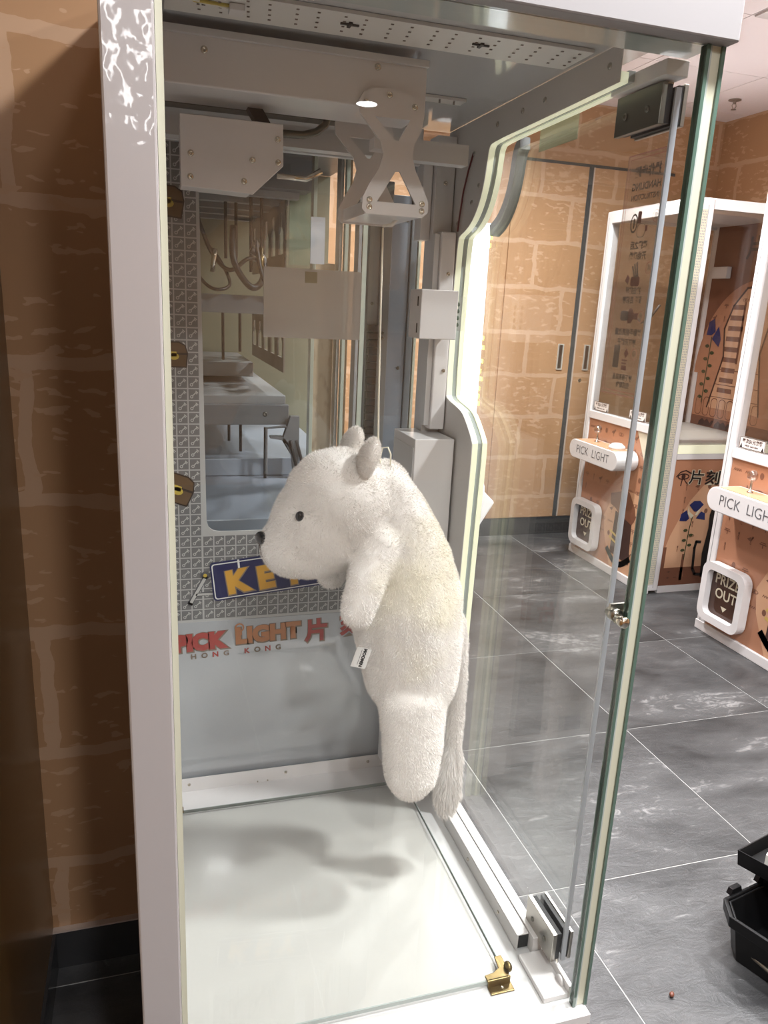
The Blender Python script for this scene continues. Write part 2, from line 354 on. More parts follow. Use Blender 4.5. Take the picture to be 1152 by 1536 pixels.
MB().lathe([(.032,-.001),(.032,-.004),(.022,-.007),(.008,-.008),(.008,-.02),(.004,-.02)], (2.96,3.70,CEIL)).build('escutcheon', 'copper', t, True)
for sx in (-1, 1): MB().tube([(2.96+.008*sx,3.70,CEIL-.018),(2.96+.013*sx,3.70,CEIL-.03),(2.96+.003*sx,3.70,CEIL-.045)], .0022, 6).build('arm', 'steel', t)
MB().lathe([(.012,-.046),(.014,-.048)], (2.96,3.70,CEIL)).build('deflector', 'steel', t)
t = thing('air_vent', 'square perforated air vent panel in the ceiling', 'air vent', (2.5, 2.43, CEIL))
m = MB()
for p in ringpoly(rect(2.215,2.14,2.80,2.728), rect(2.255,2.18,2.76,2.688)): m.prism(p, (0,0,CEIL), (1,0,0),(0,1,0),(0,0,1), -.008, -.0005)
m.build('frame', 'vent', t)
for k in range(20): bx('slat', 'vent', t, 2.255, 2.76, 2.186+k*.025, 2.200+k*.025, CEIL-.007, CEIL-.002)

# ================================================================ the glass prize machine
PM = thing('prize_machine', 'white steel prize cabinet with tall glass sides and a crane carriage under its roof', 'prize machine', (.29, 1.14, 0))
ZB, ZT = .315, 1.628
bx('plinth', 'red_brown', PM, -.032, .612, .778, 1.50, 0, .296, .002)
bx('deck', 'inner_paint', PM, -.03, .612, .778, 1.50, .297, ZB, .001)
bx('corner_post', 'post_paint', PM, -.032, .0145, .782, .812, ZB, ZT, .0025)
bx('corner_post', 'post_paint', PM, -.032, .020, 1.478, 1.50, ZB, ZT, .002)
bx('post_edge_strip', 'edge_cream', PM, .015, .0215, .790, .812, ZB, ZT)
bx('back_panel', 'white_paint', PM, -.032, -.026, .814, 1.476, ZB, 1.70, 0)
bx('header', 'header_paint', PM, -.032, .619, .780, .803, ZT+.001, 1.76, .002)
bx('header_side', 'white_paint', PM, -.032, -.026, .804, 1.50, 1.702, 1.76, 0)
bx('header_front', 'white_paint', PM, .606, .619, .804, 1.50, 1.664, 1.76, .001)
bx('roof', 'white_paint', PM, -.025, .606, .804, 1.50, 1.748, 1.758)
bx('header_lip', 'edge_grey', PM, .016, .606, .804, .850, ZT+.001, ZT+.010)
bx('header_lip_edge', 'gasket', PM, .016, .545, .851, .862, ZT+.010, ZT+.028)
bx('ceiling_sheet', 'ceiling_sheet', PM, -.025, .606, .851, 1.476, 1.656, 1.664)
# side pane facing the room, with its ground edge
SP = bx('side_pane', 'pane_glass', PM, .0218, .590, .796, .803, ZB+.001, ZT)
bx('pane_edge', 'edge_green', SP, .590, .5945, .794, .805, ZB+.001, ZT)
bx('pane_edge', 'edge_grey', SP, .5945, .598, .796, .804, ZB+.001, ZT)
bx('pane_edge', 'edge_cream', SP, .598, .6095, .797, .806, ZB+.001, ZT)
bx('pane_edge', 'edge_green', SP, .6095, .614, .794, .806, ZB+.001, ZT)
# cam lock near the pane edge
lk = MB().lathe([(.009,0),(.009,.012),(.0065,.014),(.0065,.02)], (.581,.803,.958), (0,1,0), 18).build('cam_lock', 'steel', PM, True)
MB().lathe([(.0075,0),(.0075,.016),(.004,.018)], (.577,.796,.958), (0,-1,0), 18).build('lock_barrel', 'chrome', lk, True)
MB().box(.575,.606,.812,.816,.953,.972).build('lock_tongue', 'steel', lk)

# tray: white board under a glass sheet held by brass corner clamps
bx('tray_board', 'tray_white', PM, .022, .505, .866, 1.382, ZB+.0005, ZB+.004)
tg = bx('tray_sheet', 'tray_glass', PM, .022, .510, .862, 1.388, ZB+.006, ZB+.013)
bx('sheet_edge', 'edge_grey', tg, .022, .510, .8600, .862, ZB+.006, ZB+.013)
bx('sheet_edge', 'edge_grey', tg, .510, .5115, .860, 1.388, ZB+.006, ZB+.013)
bx('sheet_edge', 'edge_grey', tg, .022, .510, 1.388, 1.3895, ZB+.006, ZB+.013)
def clamp(cx, cy, sx, sy):
    z = ZB+.0135
    m = MB().prism([(-.030,-.006),(.004,-.006),(.012,.004),(.012,.036),(.000,.036),(-.003,.014),(-.014,.008),(-.030,.006)], (cx,cy,z), (sx,0,0),(0,sy,0),(0,0,1), 0, .003)
    m.box(cx-.028, cx+.012, cy-sy*.002-.016*(sy>0), cy-sy*.002+.016*(sy<0), ZB+.0005, ZB+.003)
    m.prism([(-.028,-.002),(.010,-.002),(.010,-.005),(-.028,-.005)], (cx,cy,0), (sx,0,0),(0,sy,0),(0,0,1), ZB+.001, z+.003)
    c = m.build('corner_clamp', 'brass', PM, bevel=.0008)
    MB().ell((cx+sx*.012, cy+sy*.010, z+.006), (.006,.009,.007), 12, 8).build('clamp_roller', 'brass', c, True)
    screws(c, [(cx-sx*.006, cy-sy*.010, ZB+.003)], (0,0,1), .003)
clamp(.505, .862, 1, 1); clamp(.515, 1.385, 1, -1)
bx('corner_clamp', 'brass', PM, .0225, .040, 1.380, 1.394, ZB+.0135, ZB+.019, .001)

# angle at the far side and rail at the front side
m = MB().prism([(0,0),(.075,0),(.075,.033),(.0735,.033),(.0735,.0015),(0,.0015)], (.022,1.392,ZB+.0005), (0,1,0),(0,0,1),(1,0,0), 0, .528)
m.build('floor_angle', 'white_paint', PM)
screws(PM, [(x, 1.4652, ZB+.019) for x in (.055, .262, .45)], (0,-1,0), .0035)
screws(PM, [(x, 1.4652, ZB+.005) for x in (.20, .222)], (0,-1,0), .0018)
rail = MB().prism([(0,0),(.018,0),(.018,.028),(.040,.028),(.040,.0),(.041,0),(.041,.0295),(.0165,.0295),(.0165,.0015),(0,.0015)], (.549,.915,ZB+.0005), (1,0,0),(0,0,1),(0,1,0), 0, .55)
rail = MB().box(.553,.556,.915,1.464,ZB+.001,ZB+.028).build('front_rail', 'plate_paint', PM)
bx('rail_top', 'white_paint', rail, .553, .574, .915, 1.464, ZB+.0285, ZB+.031, .0006)
bx('rail_face', 'white_paint', rail, .575, .592, .900, 1.464, ZB+.001, ZB+.0335, .0006)
bx('rail_gap', 'dark_slot', rail, .5555, .5745, .9152, .92, ZB+.004, ZB+.028)
screws(rail, [(.553, y, ZB+.014) for y in (.985, 1.12, 1.28)], (-1,0,0), .0035)
bx('sill', 'white_paint', PM, .550, .592, .812, .898, ZB+.0005, ZB+.010, .001)
bx('sill_lip', 'white_paint', PM, .592, .5955, .812, .898, ZB+.0005, ZB+.022)
MB().lathe([(.010,0),(.010,.004),(.005,.005)], (.5915,.835,ZB+.010), (-1,0,0), 18).build('sill_cap', 'white_paint', PM, True)

# glass front door with patch hinges
DR = MB().box(.599,.606,.8555,1.436,ZB+.03,1.60).build('front_door', 'door_glass', PM)
bx('door_edge', 'door_edge', DR, .5988, .6062, .8520, .8553, ZB+.03, 1.60)
def patch(z0, z1, y0, y1, top):
    h = bx('patch_hinge', 'steel' if not top else 'dark_steel', DR, .583, .5905, y0, y1, z0, z1, .0008)
    bx('hinge_plate', 'steel', h, .6135, .619, y0, y1, z0, z1, .0008)
    bx('hinge_pad', 'black_rubber', h, .5906, .5985, y0+.002, y1-.002, z0+.002, z1-.002)
    bx('hinge_pad', 'black_rubber', h, .6066, .6134, y0+.002, y1-.002, z0+.002, z1-.002)
    screws(h, [(.583, y0+.025, z0+(z1-z0)*.45), (.583, y1-.022, z0+(z1-z0)*.45)], (-1,0,0), .0042, 'hinge_screw', 'dark_steel')
    zz = z1 if top else z0
    MB().lathe([(.005,-.014 if not top else 0),(.005,0 if not top else .016)], (.600, y0+.012, zz), (0,0,1), 12).build('pivot_pin', 'chrome', h)
patch(ZB+.026, ZB+.078, .857, .945, False)
patch(1.560, 1.606, .857, .950, True)
bx('pivot_bracket', 'white_paint', PM, .575, .605, .842, .955, 1.608, 1.625, .001)

# front frame plate with its cut-away outline, three layers thick
OUT = [(.955,1.655),(.955,1.612),(.905,1.612),(.905,1.655)]
curve = [(.905,1.612),(1.10,1.608),(1.27,1.606),(1.283,1.600),(1.287,1.580),(1.290,1.560),(1.298,1.535),(1.312,1.510),(1.334,1.488),(1.362,1.474),(1.385,1.468),(1.396,1.460),(1.402,1.30),(1.402,1.178),(1.395,1.168),(1.330,1.158),(1.305,1.148),(1.262,1.112),(1.256,1.100),(1.262,.96),(1.268,.80),(1.275,ZB+.032)]
def chaikin(P, n):
    for _ in range(n):
        Q = [P[0]]
        for (a,b),(c,d) in zip(P, P[1:]): Q += [(a*.75+c*.25, b*.75+d*.25), (a*.25+c*.75, b*.25+d*.75)]
        P = Q+[P[-1]]
    return P
curve = chaikin(curve, 2)
poly = curve + [(1.47, ZB+.032),(1.47,1.655),(.905,1.655)]
FP = MB().prism(poly, (.5545,0,0), (0,1,0),(0,0,1),(1,0,0), 0, .0012).build('front_plate', 'plate_paint', PM)
def bandpoly(off, w):
    pts = [Vector((a,b)) for a,b in curve]; nrm = []
    for i,p in enumerate(pts):
        d = (pts[min(i+1,len(pts)-1)]-pts[max(i-1,0)]).normalized(); nrm.append(Vector((-d.y, d.x)))
    return [p+n*off for p,n in zip(pts,nrm)], [p+n*(off+w) for p,n in zip(pts,nrm)]
def band(name, mat, x0, x1, off, w, parent, lo=0, hi=None):
    a, b = bandpoly(off, w); m = MB(); a, b = a[lo:hi], b[lo:hi]
    for i in range(len(a)-1): m.prism([a[i],a[i+1],b[i+1],b[i]], (x0,0,0), (0,1,0),(0,0,1),(1,0,0), 0, x1-x0)
    return m.build(name, mat, parent)
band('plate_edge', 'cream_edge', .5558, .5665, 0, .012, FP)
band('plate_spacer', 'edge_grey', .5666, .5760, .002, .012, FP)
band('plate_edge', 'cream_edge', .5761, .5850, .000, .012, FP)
band('plate_gasket', 'gasket', .6075, .6260, -.002, .020, FP, 11, 40)
screws(FP, [(.5545, y, z) for y, z in ((.93,1.635),(1.095,1.632),(1.165,1.632),(1.255,1.630),(1.283+.03,1.545),(1.40,1.490),(1.345,1.600),(1.34,1.52))], (-1,0,0), .0042, 'screw', 'steel')
MB().tube([(.553,1.345,1.60),(.552,1.36,1.575),(.551,1.375,1.54),(.551,1.385,1.50),(.552,1.392,1.475)], .0016, 6).build('wire', 'wire_red', PM, True)
# lit outer column and coin box on the front
LC = bx('light_column', 'led_white', PM, .5865, .640, 1.440, 1.535, .90, 1.50, .002)
for z in (1.47,1.455,1.28,1.262,1.235,1.215,1.20,1.18,1.165,1.15):
    bx('lamp_dot', 'led_yellow', LC, .6402, .6422, 1.430+rng.random()*.01, 1.446, z, z+.008)
m = MB().prism([(.60,.885),(.60,1.035),(.640,1.035),(.662,.985),(.662,.96),(.635,.895)], (0,1.415,0), (1,0,0),(0,0,1),(0,1,0), 0, .10)
cb = m.build('coin_box', 'white_paint', PM, bevel=.004)
MB().prism([(.607,.90),(.607,.985),(.628,1.00),(.672,.958),(.640,.905)], (0,1.385,0), (1,0,0),(0,0,1),(0,1,0), 0, .028).build('coin_flap', 'white_paint', cb, bevel=.004)
bx('front_skin', 'white_paint', PM, .607, .618, 1.40, 1.50, ZB, .884, .002)

# far partition: clear glass above, glossy grey sheet below, key-patterned border
FPn = bx('partition_glass', 'clear_glass', PM, .021, .552, 1.480, 1.484, .862, 1.652)
bx('partition_sheet', 'grey_panel', PM, .021, .552, 1.478, 1.484, ZB+.0005, .700)
bord = MB()
KP = [(.021,.700),(.552,.700),(.552,.888),(.125,.890),(.112,.893),(.104,.900),(.100,.912),(.094,1.60),(.021,1.60)]
bord.prism(KP, (0,1.484,0), *FY, 0, .005)
bd = bord.build('key_border', 'key_sheet', PM)
cw, ch = .0215, .0222; keys = []; cells = []
def key(cx, cy, s):
    out = []
    c, sn = math.cos(.80), math.sin(.80)
    def T(p): return [(cx+(a*c-b*sn)*s, cy+(a*sn+b*c)*s) for a,b in p]
    out += [T(q) for q in ringpoly(ellp(-.30,0,.17,n=10), ellp(-.30,0,.09,n=10))]
    out += [T(rect(-.15,-.05,.46,.05)), T(rect(.22,-.2,.30,-.05)), T(rect(.36,-.2,.46,-.05)), T(rect(.36,.05,.46,.14))]
    return out
def cell(i, j, x0, z0):
    x, z = x0+i*cw, z0+j*ch
    cells.append(rect(x+.0012, z+.0012, x+cw-.0012, z+ch-.0012)); keys.extend(key(x+cw*.5, z+ch*.5, cw*.85))
for j in range(40):
    for i in range(4):
        x = .0905-(i+1)*cw
        if x > .02: cell(0, 0, x, .705+j*ch)
for j in range(8):
    for i in range(20): cell(0, 0, .0918+i*cw, .705+j*ch)
k1 = prints('key_cells', cells, 'key_dark', bd, (0,1.479,0), FY, .0004); k1['kind'] = 'stuff'
k2 = prints('key_prints', keys, 'key_light', bd, (0,1.479,0), FY, .0008); k2['kind'] = 'stuff'
# treasure chest prints at the border's edge
def chest(x, z, s, a):
    c, sn = math.cos(a), math.sin(a)
    def T(p): return [(x+(u*c-v*sn)*s, z+(u*sn+v*c)*s) for u,v in p]
    prints('chest_print', [T([(-.9,-.5),(.5,-.5),(.55,.1),(.45,.42),(.2,.55),(-.9,.55)])], 'chest_dark', bd, (0,1.479,0), FY, .0012)
    prints('chest_print', [T([(-.85,-.45),(.45,-.45),(.5,.02),(-.85,.02)]), T([(-.85,.1),(.5,.1),(.42,.38),(.18,.5),(-.85,.5)])], 'chest_brown', bd, (0,1.479,0), FY, .0015)
    prints('chest_print', [T(rect(-.75,-.05,.1,.14)), T(ellp(0,-.05,.2,.14,10))], 'chest_gold', bd, (0,1.479,0), FY, .0018)
chest(.042, 1.495, .05, -.1); chest(.046, 1.232, .045, 0); chest(.047, .978, .055, -.35)
# sign with a round-lettered word on a dark blue board
SG = MB().prism(rrect(0,0,.31,.082,.008), (.112,1.4785,.744), (math.cos(.10),0,math.sin(.10)), (-math.sin(.10),0,math.cos(.10)), (0,-1,0), 0, .003).build('sign_board', 'navy', bd)
fr = ((math.cos(.10),0,math.sin(.10)), (-math.sin(.10),0,math.cos(.10)), (0,-1,0)); o0 = (.112,1.4755,.744)
prints('sign_outline', ringpoly(rrect(.003,.003,.307,.079,.006), rrect(.0052,.0052,.3048,.0768,.005)), 'print_white', SG, o0, fr, .0004)
prints('sign_outline', [rect(.055,.055,.059,.082)], 'print_white', SG, o0, fr, .0005)
for ch_k, u_k in zip('KEY', (.050,.108,.165)):
    text('sign_letter', ch_k, .064, 'logo_shadow', SG, o0, fr, (u_k,.0330), .0006, .06, .0062, 1.0)
    text('sign_letter', ch_k, .064, 'gold_letter', SG, o0, fr, (u_k,.0340), .0010, .06, .0040, 1.0)
wr = prints('wrench_print', stroke([(-.052,.0),(-.022,.055)], .010)+stroke([(-.042,.018),(.0,.02)], .008)+[ellp(-.022,.058,.009,n=10), ellp(-.052,0,.006,n=10)], 'letter_grey', bd, (.118,1.479,.742), FY, .0012)
prints('wrench_print', stroke([(-.050,.003),(-.024,.050)], .006)+stroke([(-.040,.018),(.0,.018)], .0045), 'key_light', bd, (.118,1.479,.742), FY, .0015)
prints('wrench_print', [ellp(-.0225,.058,.004,n=10)], 'chest_gold', bd, (.118,1.479,.742), FY, .0018)
# logo on the grey sheet
lo_ = (0,1.478,0); SHT = bpy.data.objects['partition_sheet']
def logo(t, x, z, s, mat, bold=.0035, sx=1):
    text('logo_letters', t, s, 'logo_shadow', SHT, lo_, FY, (x+.001,z-.0012), .0006, .035, bold+.002, sx)
    text('logo_letters', t, s, mat, SHT, lo_, FY, (x,z), .0010, .035, bold, sx)
logo('PICK', .082, .655, .046, 'logo_red', .004, 1.0); logo('LIGHT', .222, .664, .047, 'logo_orange', .003, 1.02)
for ch_k, x_k in zip('HONGKONG', (.070,.092,.114,.136,.178,.200,.222,.244)): text('logo_letters', ch_k, .0155, 'logo_red' if ch_k in 'KN' else 'logo_shadow', SHT, lo_, FY, (x_k, .622+.035*x_k), .0010, .035, .0006, 1.05)
logo('片', .326, .660, .052, 'logo_red', .002); logo('刻', .402, .668, .052, 'logo_red', .002)
prints('logo_bulb', ringpoly(ellp(.163,.682,.010,n=12), ellp(.163,.682,.007,n=12))+[rect(.158,.665,.168,.673)], 'logo_orange', SHT, lo_, FY, .0014)

# frosted card stuck on the partition glass
fc = tag(bx('frosted_card', 'film_sheet', None, .209, .396, 1.4765, 1.4795, 1.270, 1.397), 'translucent grey plastic card taped to the far glass partition', 'card')
bx('tape', 'sticker_film', fc, .286, .309, 1.4750, 1.4764, 1.372, 1.392)
# posts, channels and boxes in the front far corner
bx('corner_channel', 'inner_paint', PM, .516, .5525, 1.425, 1.470, ZB+.034, 1.640, .001)
bx('corner_channel', 'white_paint', PM, .496, .515, 1.440, 1.476, 1.46, 1.625, .001)
bx('cable_duct', 'white_paint', PM, .523, .552, 1.395, 1.4248, 1.108, 1.474, .0025)
bx('cable_duct', 'inner_paint', PM, .512, .5225, 1.402, 1.424, 1.115, 1.470, .001)
bx('top_crossbar', 'inner_paint', PM, .02, .500, 1.462, 1.477, 1.592, 1.655, .001)
screws(PM, [(.470,1.462,1.62),(.535,1.425,1.56),(.33,1.462,1.62)], (0,-1,0), .0045)
screws(PM, [(.540,1.3948,1.40),(.543,1.3948,1.222)], (0,-1,0), .004)
sb = bx('sensor_box', 'white_paint', PM, .468, .539, 1.332, 1.394, 1.283, 1.3695, .0015)
for z in (1.300, 1.347): bx('vent_slot', 'dark_slot', sb, .4676, .4682, 1.345, 1.351, z-.007, z+.010)
sc2 = bx('sensor_cover', 'clear_glass', sb, .5392, .5535, 1.333, 1.365, 1.30, 1.360)
for z in (1.31,1.322,1.334,1.346): MB().ell((.5425,1.338,z), (.0025,.003,.004), 8, 6).build('connector', 'edge_green', sb, True)
xb = bx('control_cabinet', 'white_paint', PM, .4715, .5500, 1.330, 1.461, ZB+.034, 1.1, .0015)
bx('cabinet_lid', 'inner_paint', xb, .4700, .4713, 1.336, 1.452, ZB+.04, 1.083)

# roof hardware: LED circuit strips, cover channel, carriage and hourglass bracket
for y0, y1, x0, x1 in ((.945,1.022,.03,.540),(1.235,1.262,.36,.49)):
    st = bx('led_strip_board', 'pcb', PM, x0, x1, y0, y1, 1.6515, 1.6555)
    n = int((x1-x0)/.055)
    for i in range(n):
        xx = x0+.03+i*.055
        for q in range(2):
            for k in range(4): bx('led_chip', 'copper', st, xx+q*.024+.002*k, xx+q*.024+.002*k+.0032, y0+(.010+k*.016)*(y1-y0)/.077, y0+(.0125+k*.016)*(y1-y0)/.077, 1.6506, 1.6514)
        if i % 3 == 0:
            bx('connector_bar', 'pcb_dark', st, xx, xx+.022, y0+.03*(y1-y0)/.077, y0+.033*(y1-y0)/.077, 1.6495, 1.6514); bx('connector_bar', 'pcb_dark', st, xx+.009, xx+.013, y0+.025*(y1-y0)/.077, y0+.039*(y1-y0)/.077, 1.649, 1.6514)
MB().tube([(.03,.93,1.66),(.04,.945,1.648),(.06,.965,1.647),(.085,.975,1.650),(.10,.975,1.6505)], .002, 6).build('lamp_wire', 'wire_yellow', PM, True)
MB().tube([(.032,.935,1.66),(.045,.955,1.646),(.07,.97,1.648),(.095,.980,1.650),(.105,.98,1.6505)], .002, 6).build('lamp_wire', 'wire_white', PM, True)
bx('plug', 'white_paint', PM, .098, .115, .966, .986, 1.644, 1.651, .001)
CV = bx('carriage_cover', 'white_paint', PM, .022, .360, 1.052, 1.150, 1.584, 1.642, .002)
bx('cover_flange', 'inner_paint', CV, .022, .360, 1.045, 1.0515, 1.638, 1.6455)
screws(CV, [(.076,1.052,1.624),(.293,1.052,1.632)], (0,-1,0), .0045)
bx('runner', 'dark_steel', CV, .022, .30, 1.205, 1.235, 1.595, 1.615)
bx('runner_bar', 'inner_paint', CV, .022, .50, 1.236, 1.262, 1.560, 1.590)
m = MB().prism([(.048,1.562),(.180,1.562),(.181,1.511),(.141,1.473),(.048,1.476)], (0,1.10,0), *FY, -.006, 0)
CG = m.build('carriage', 'white_paint', PM, bevel=.001)
MB().prism([(.050,1.56),(.178,1.56),(.179,1.513),(.141,1.477),(.050,1.48)], (0,1.106,0), *FY, -.07, -.001).build('carriage_body', 'white_paint', CG)
screws(CG, [(.061,1.10,1.516),(.060,1.10,1.488),(.140,1.10,1.515),(.173,1.10,1.543),(.129,1.10,1.488),(.174,1.10,1.515)], (0,-1,0), .0042)
MB().prism([(0,.03),(.02,.03),(.04,0),(.02,0)], (.13,1.13,1.565), (1,0,0),(0,0,1),(0,1,0), 0, .02).build('carriage_arm', 'black_plastic', CG)
MB().tube([(.181,1.155,1.506),(.222,1.15,1.505),(.243,1.15,1.517)], [.004,.004,.005], 10).build('carriage_pin', 'chrome', CG, True)
MB().tube([(.255,1.19,1.615),(.262,1.20,1.600),(.258,1.20,1.588),(.245,1.20,1.577),(.225,1.20,1.571),(.19,1.20,1.570),(.16,1.18,1.56)], .0055, 10).build('cable_hose', 'hose', CG, True)
# hourglass plates
def hourglass(y, dz=0, dx=0):
    L = [(.268,1.590),(.274,1.600),(.290,1.606),(.314,1.608),(.335,1.603),(.352,1.594),(.357,1.582),(.354,1.562),(.345,1.545),(.343,1.530),(.349,1.512),(.360,1.493),(.369,1.475),(.369,1.462),(.361,1.455),(.283,1.455),(.277,1.461),(.277,1.475),(.286,1.493),(.298,1.512),(.303,1.530),(.298,1.545),(.284,1.560),(.270,1.575)]
    up = [(.290,1.573),(.338,1.573),(.323,1.547),(.318,1.547)]; lo = [(.297,1.471),(.351,1.471),(.327,1.510),(.321,1.510)]
    bm = bmesh.new()
    def loop(P):
        vs_ = [bm.verts.new((x+dx, y, z+dz)) for x,z in P]; return [bm.edges.new((vs_[i], vs_[(i+1)%len(vs_)])) for i in range(len(vs_))]
    ed = loop(L)+loop(up)+loop(lo)
    bmesh.ops.triangle_fill(bm, use_beauty=True, edges=ed)
    r = bmesh.ops.extrude_face_region(bm, geom=bm.faces[:]); bmesh.ops.translate(bm, vec=(0,.004,0), verts=[v for v in r['geom'] if isinstance(v, bmesh.types.BMVert)])
    bmesh.ops.recalc_face_normals(bm, faces=bm.faces)
    me = bpy.data.meshes.new('hourglass_plate'); bm.to_mesh(me); bm.free(); me.materials.append(MATS['white_paint'])
    o = bpy.data.objects.new('hourglass_plate', me); COL.objects.link(o); setp(o, BR); return o
BR = bx('string_bracket', 'inner_paint', PM, .283, .290, 1.049, 1.175, 1.4575, 1.472)
bx('bracket_bar', 'inner_paint', BR, .352, .359, 1.049, 1.175, 1.4575, 1.472)
bx('bracket_base', 'white_paint', BR, .283, .360, 1.055, 1.175, 1.4555, 1.4575)
p1 = hourglass(1.0445); p2 = hourglass(1.176, -.002, -.001)
screws(p1, [(.277,1.0445,1.588),(.308,1.0445,1.600),(.343,1.0445,1.589),(.2865,1.0445,1.4725),(.2865,1.0445,1.4635),(.360,1.0445,1.4725),(.360,1.0445,1.4635)], (0,-1,0), .0042)
bx('string_guide', 'white_paint', BR, .305, .325, 1.10, 1.125, 1.545, 1.560, .001)
MB().tube([(.345,1.10,1.458),(.338,1.11,1.450),(.329,1.12,1.448)], .0022, 8).build('string_hook', 'wire_white', BR, True)

# ================================================================ neighbouring cabinet seen through the partition
pmat('steel_grey', (.17,.18,.19), .35, metal=.2); pmat('steel_light', (.27,.28,.285), .35); pmat('blue_deck', (.30,.34,.40), .22, coat=.4)
pmat('olive_wall', (.21,.215,.15), .4); noisecol('bottle_plate', (.16,.14,.12), (.22,.20,.17), 9, .5)
pmat('pale_paper', (.50,.54,.58), .6); pmat('green_paper', (.20,.25,.17), .6); noisecol('tan_board', (.50,.40,.28), (.30,.22,.15), 60, .6, .55, .75, (1,1,.35))
pmat('rail_green', (.42,.46,.38), .3); pmat('cable_black', (.012,.012,.013), .4); pmat('tan_strip', (.36,.26,.17), .6); pmat('alu', (.55,.55,.53), .3, metal=.5)
NB = thing('shelved_cabinet', 'grey steel cabinet with cables and slotted plates behind the glass partition', 'cabinet', (.25, 2.1, 0))
bx('plinth', 'steel_light', NB, -.03, .60, 1.53, 2.70, 0, .86)
dk = bx('deck', 'blue_deck', NB, .0, .46, 1.53, 2.68, .861, .90, .002)
bx('deck_step', 'blue_deck', dk, .0, .46, 1.93, 2.68, .9005, .945, .002)
bx('end_wall', 'olive_wall', NB, -.03, .60, 2.69, 2.70, .865, 1.74)
bx('rear_wall', 'olive_wall', NB, -.03, -.02, 1.53, 2.69, .865, 1.74)
bx('roof', 'steel_grey', NB, -.03, .60, 1.53, 2.70, 1.742, 1.76)
bx('roof_frame', 'steel_grey', NB, .0, .36, 1.80, 2.60, 1.575, 1.66)
for k in range(5): bx('roof_rib', 'steel_light', NB, .02, .34, 1.84+k*.15, 1.87+k*.15, 1.560, 1.574)
bx('cross_beam', 'steel_grey', NB, .0, .272, 1.900, 1.93, 1.303, 1.345, .001)
sh = bx('shelf_board', 'steel_light', NB, .0, .330, 1.93, 2.62, 1.055, 1.105, .002)
bx('shelf_lip', 'steel_grey', sh, .0, .335, 1.905, 1.929, 1.035, 1.085, .002)
screws(sh, [(.275,1.905,1.062)], (0,-1,0), .006, 'bolt', 'dark_steel')
bx('upper_shelf', 'steel_light', NB, .0, .29, 2.25, 2.66, 1.12, 1.16, .002)
# slotted plates with bottle-shaped openings
def bottle(cy, z0, h, wd): return [(cy-wd,z0),(cy+wd,z0),(cy+wd,z0+h*.52),(cy+wd*.4,z0+h*.68),(cy+wd*.4,z0+h),(cy-wd*.4,z0+h),(cy-wd*.4,z0+h*.68),(cy-wd,z0+h*.52)]
def bottleplate(x, y0, y1, z0, z1, n):
    bm = bmesh.new(); ed = []
    def loop(P):
        v = [bm.verts.new((x,a,b)) for a,b in P]; return [bm.edges.new((v[i], v[(i+1)%len(v)])) for i in range(len(v))]
    ed += loop(rect(y0,z0,y1,z1)); st = (y1-y0)/n
    for i in range(n): ed += loop(bottle(y0+st*(i+.5), z0+.035, (z1-z0)-.06, st*.30))
    bmesh.ops.triangle_fill(bm, use_beauty=True, edges=ed)
    r = bmesh.ops.extrude_face_region(bm, geom=bm.faces[:]); bmesh.ops.translate(bm, vec=(.004,0,0), verts=[v for v in r['geom'] if isinstance(v, bmesh.types.BMVert)])
    bmesh.ops.recalc_face_normals(bm, faces=bm.faces); me = bpy.data.meshes.new('slotted_plate'); bm.to_mesh(me); bm.free(); me.materials.append(MATS['bottle_plate'])
    o = bpy.data.objects.new('slotted_plate', me); COL.objects.link(o); setp(o, NB)
bottleplate(.318, 1.90, 2.50, 1.165, 1.30, 5)
bottleplate(.318, 1.90, 2.50, 1.41, 1.565, 5)
for x, y, z0, z1 in ((.275,1.9,.89,1.03),(.225,2.0,.95,1.05),(.205,2.1,.96,1.05),(.20,2.2,1.17,1.31),(.235,2.1,1.2,1.31),(.19,2.0,1.43,1.56),(.215,2.0,1.43,1.56),(.245,1.95,1.40,1.57),(.27,1.95,1.42,1.57)):
    MB().tube([(x,y,z0),(x,y,z1)], .004, 8).build('rod', 'cable_black', NB)
def cable(pts, r=.006): 
    P = [Vector(p) for p in pts]; out = []
    for i in range(len(P)-1):
        a, b, c, d = P[max(i-1,0)], P[i], P[i+1], P[min(i+2,len(P)-1)]
        for k in range(6):
            t = k/6; out.append(.5*((2*b)+(c-a)*t+(2*a-5*b+4*c-d)*t*t+(3*b-a-3*c+d)*t*t*t))
    MB().tube(out+[P[-1]], r, 8).build('cable', 'cable_black', NB, True)
cable([(.20,1.92,1.50),(.20,1.9,1.42),(.235,1.88,1.365),(.265,1.9,1.38),(.27,1.92,1.43),(.24,1.92,1.45)], .008)
cable([(.12,1.95,1.52),(.15,1.93,1.44),(.19,1.9,1.40),(.24,1.9,1.43),(.30,1.95,1.40)], .005)
cable([(.10,1.95,1.42),(.13,1.9,1.37),(.16,1.88,1.355),(.19,1.9,1.37),(.17,1.92,1.42),(.14,1.95,1.46)], .004)
cable([(.25,1.9,1.47),(.26,1.88,1.40),(.28,1.88,1.36),(.31,1.9,1.34)], .005)
MB().tube([(.150,1.9,1.395),(.152,1.89,1.42),(.156,1.89,1.445)], .006, 8).build('plug_tip', 'chrome', NB, True)
MB().lathe([(.008,0),(.008,.03),(.005,.032),(.005,.05)], (.262,1.9,1.405), (0,0,1), 10).build('plug_tip', 'brass', NB, True)
m = MB().prism([(0,0),(.022,0),(.022,-.10),(.012,-.16),(.004,-.10),(-.02,-.05),(-.05,-.05),(-.05,-.055),(-.02,-.06)], (.335,1.88,1.06), (1,0,0),(0,0,1),(0,1,0), 0, .02)
m.build('claw_arm', 'steel_grey', NB)
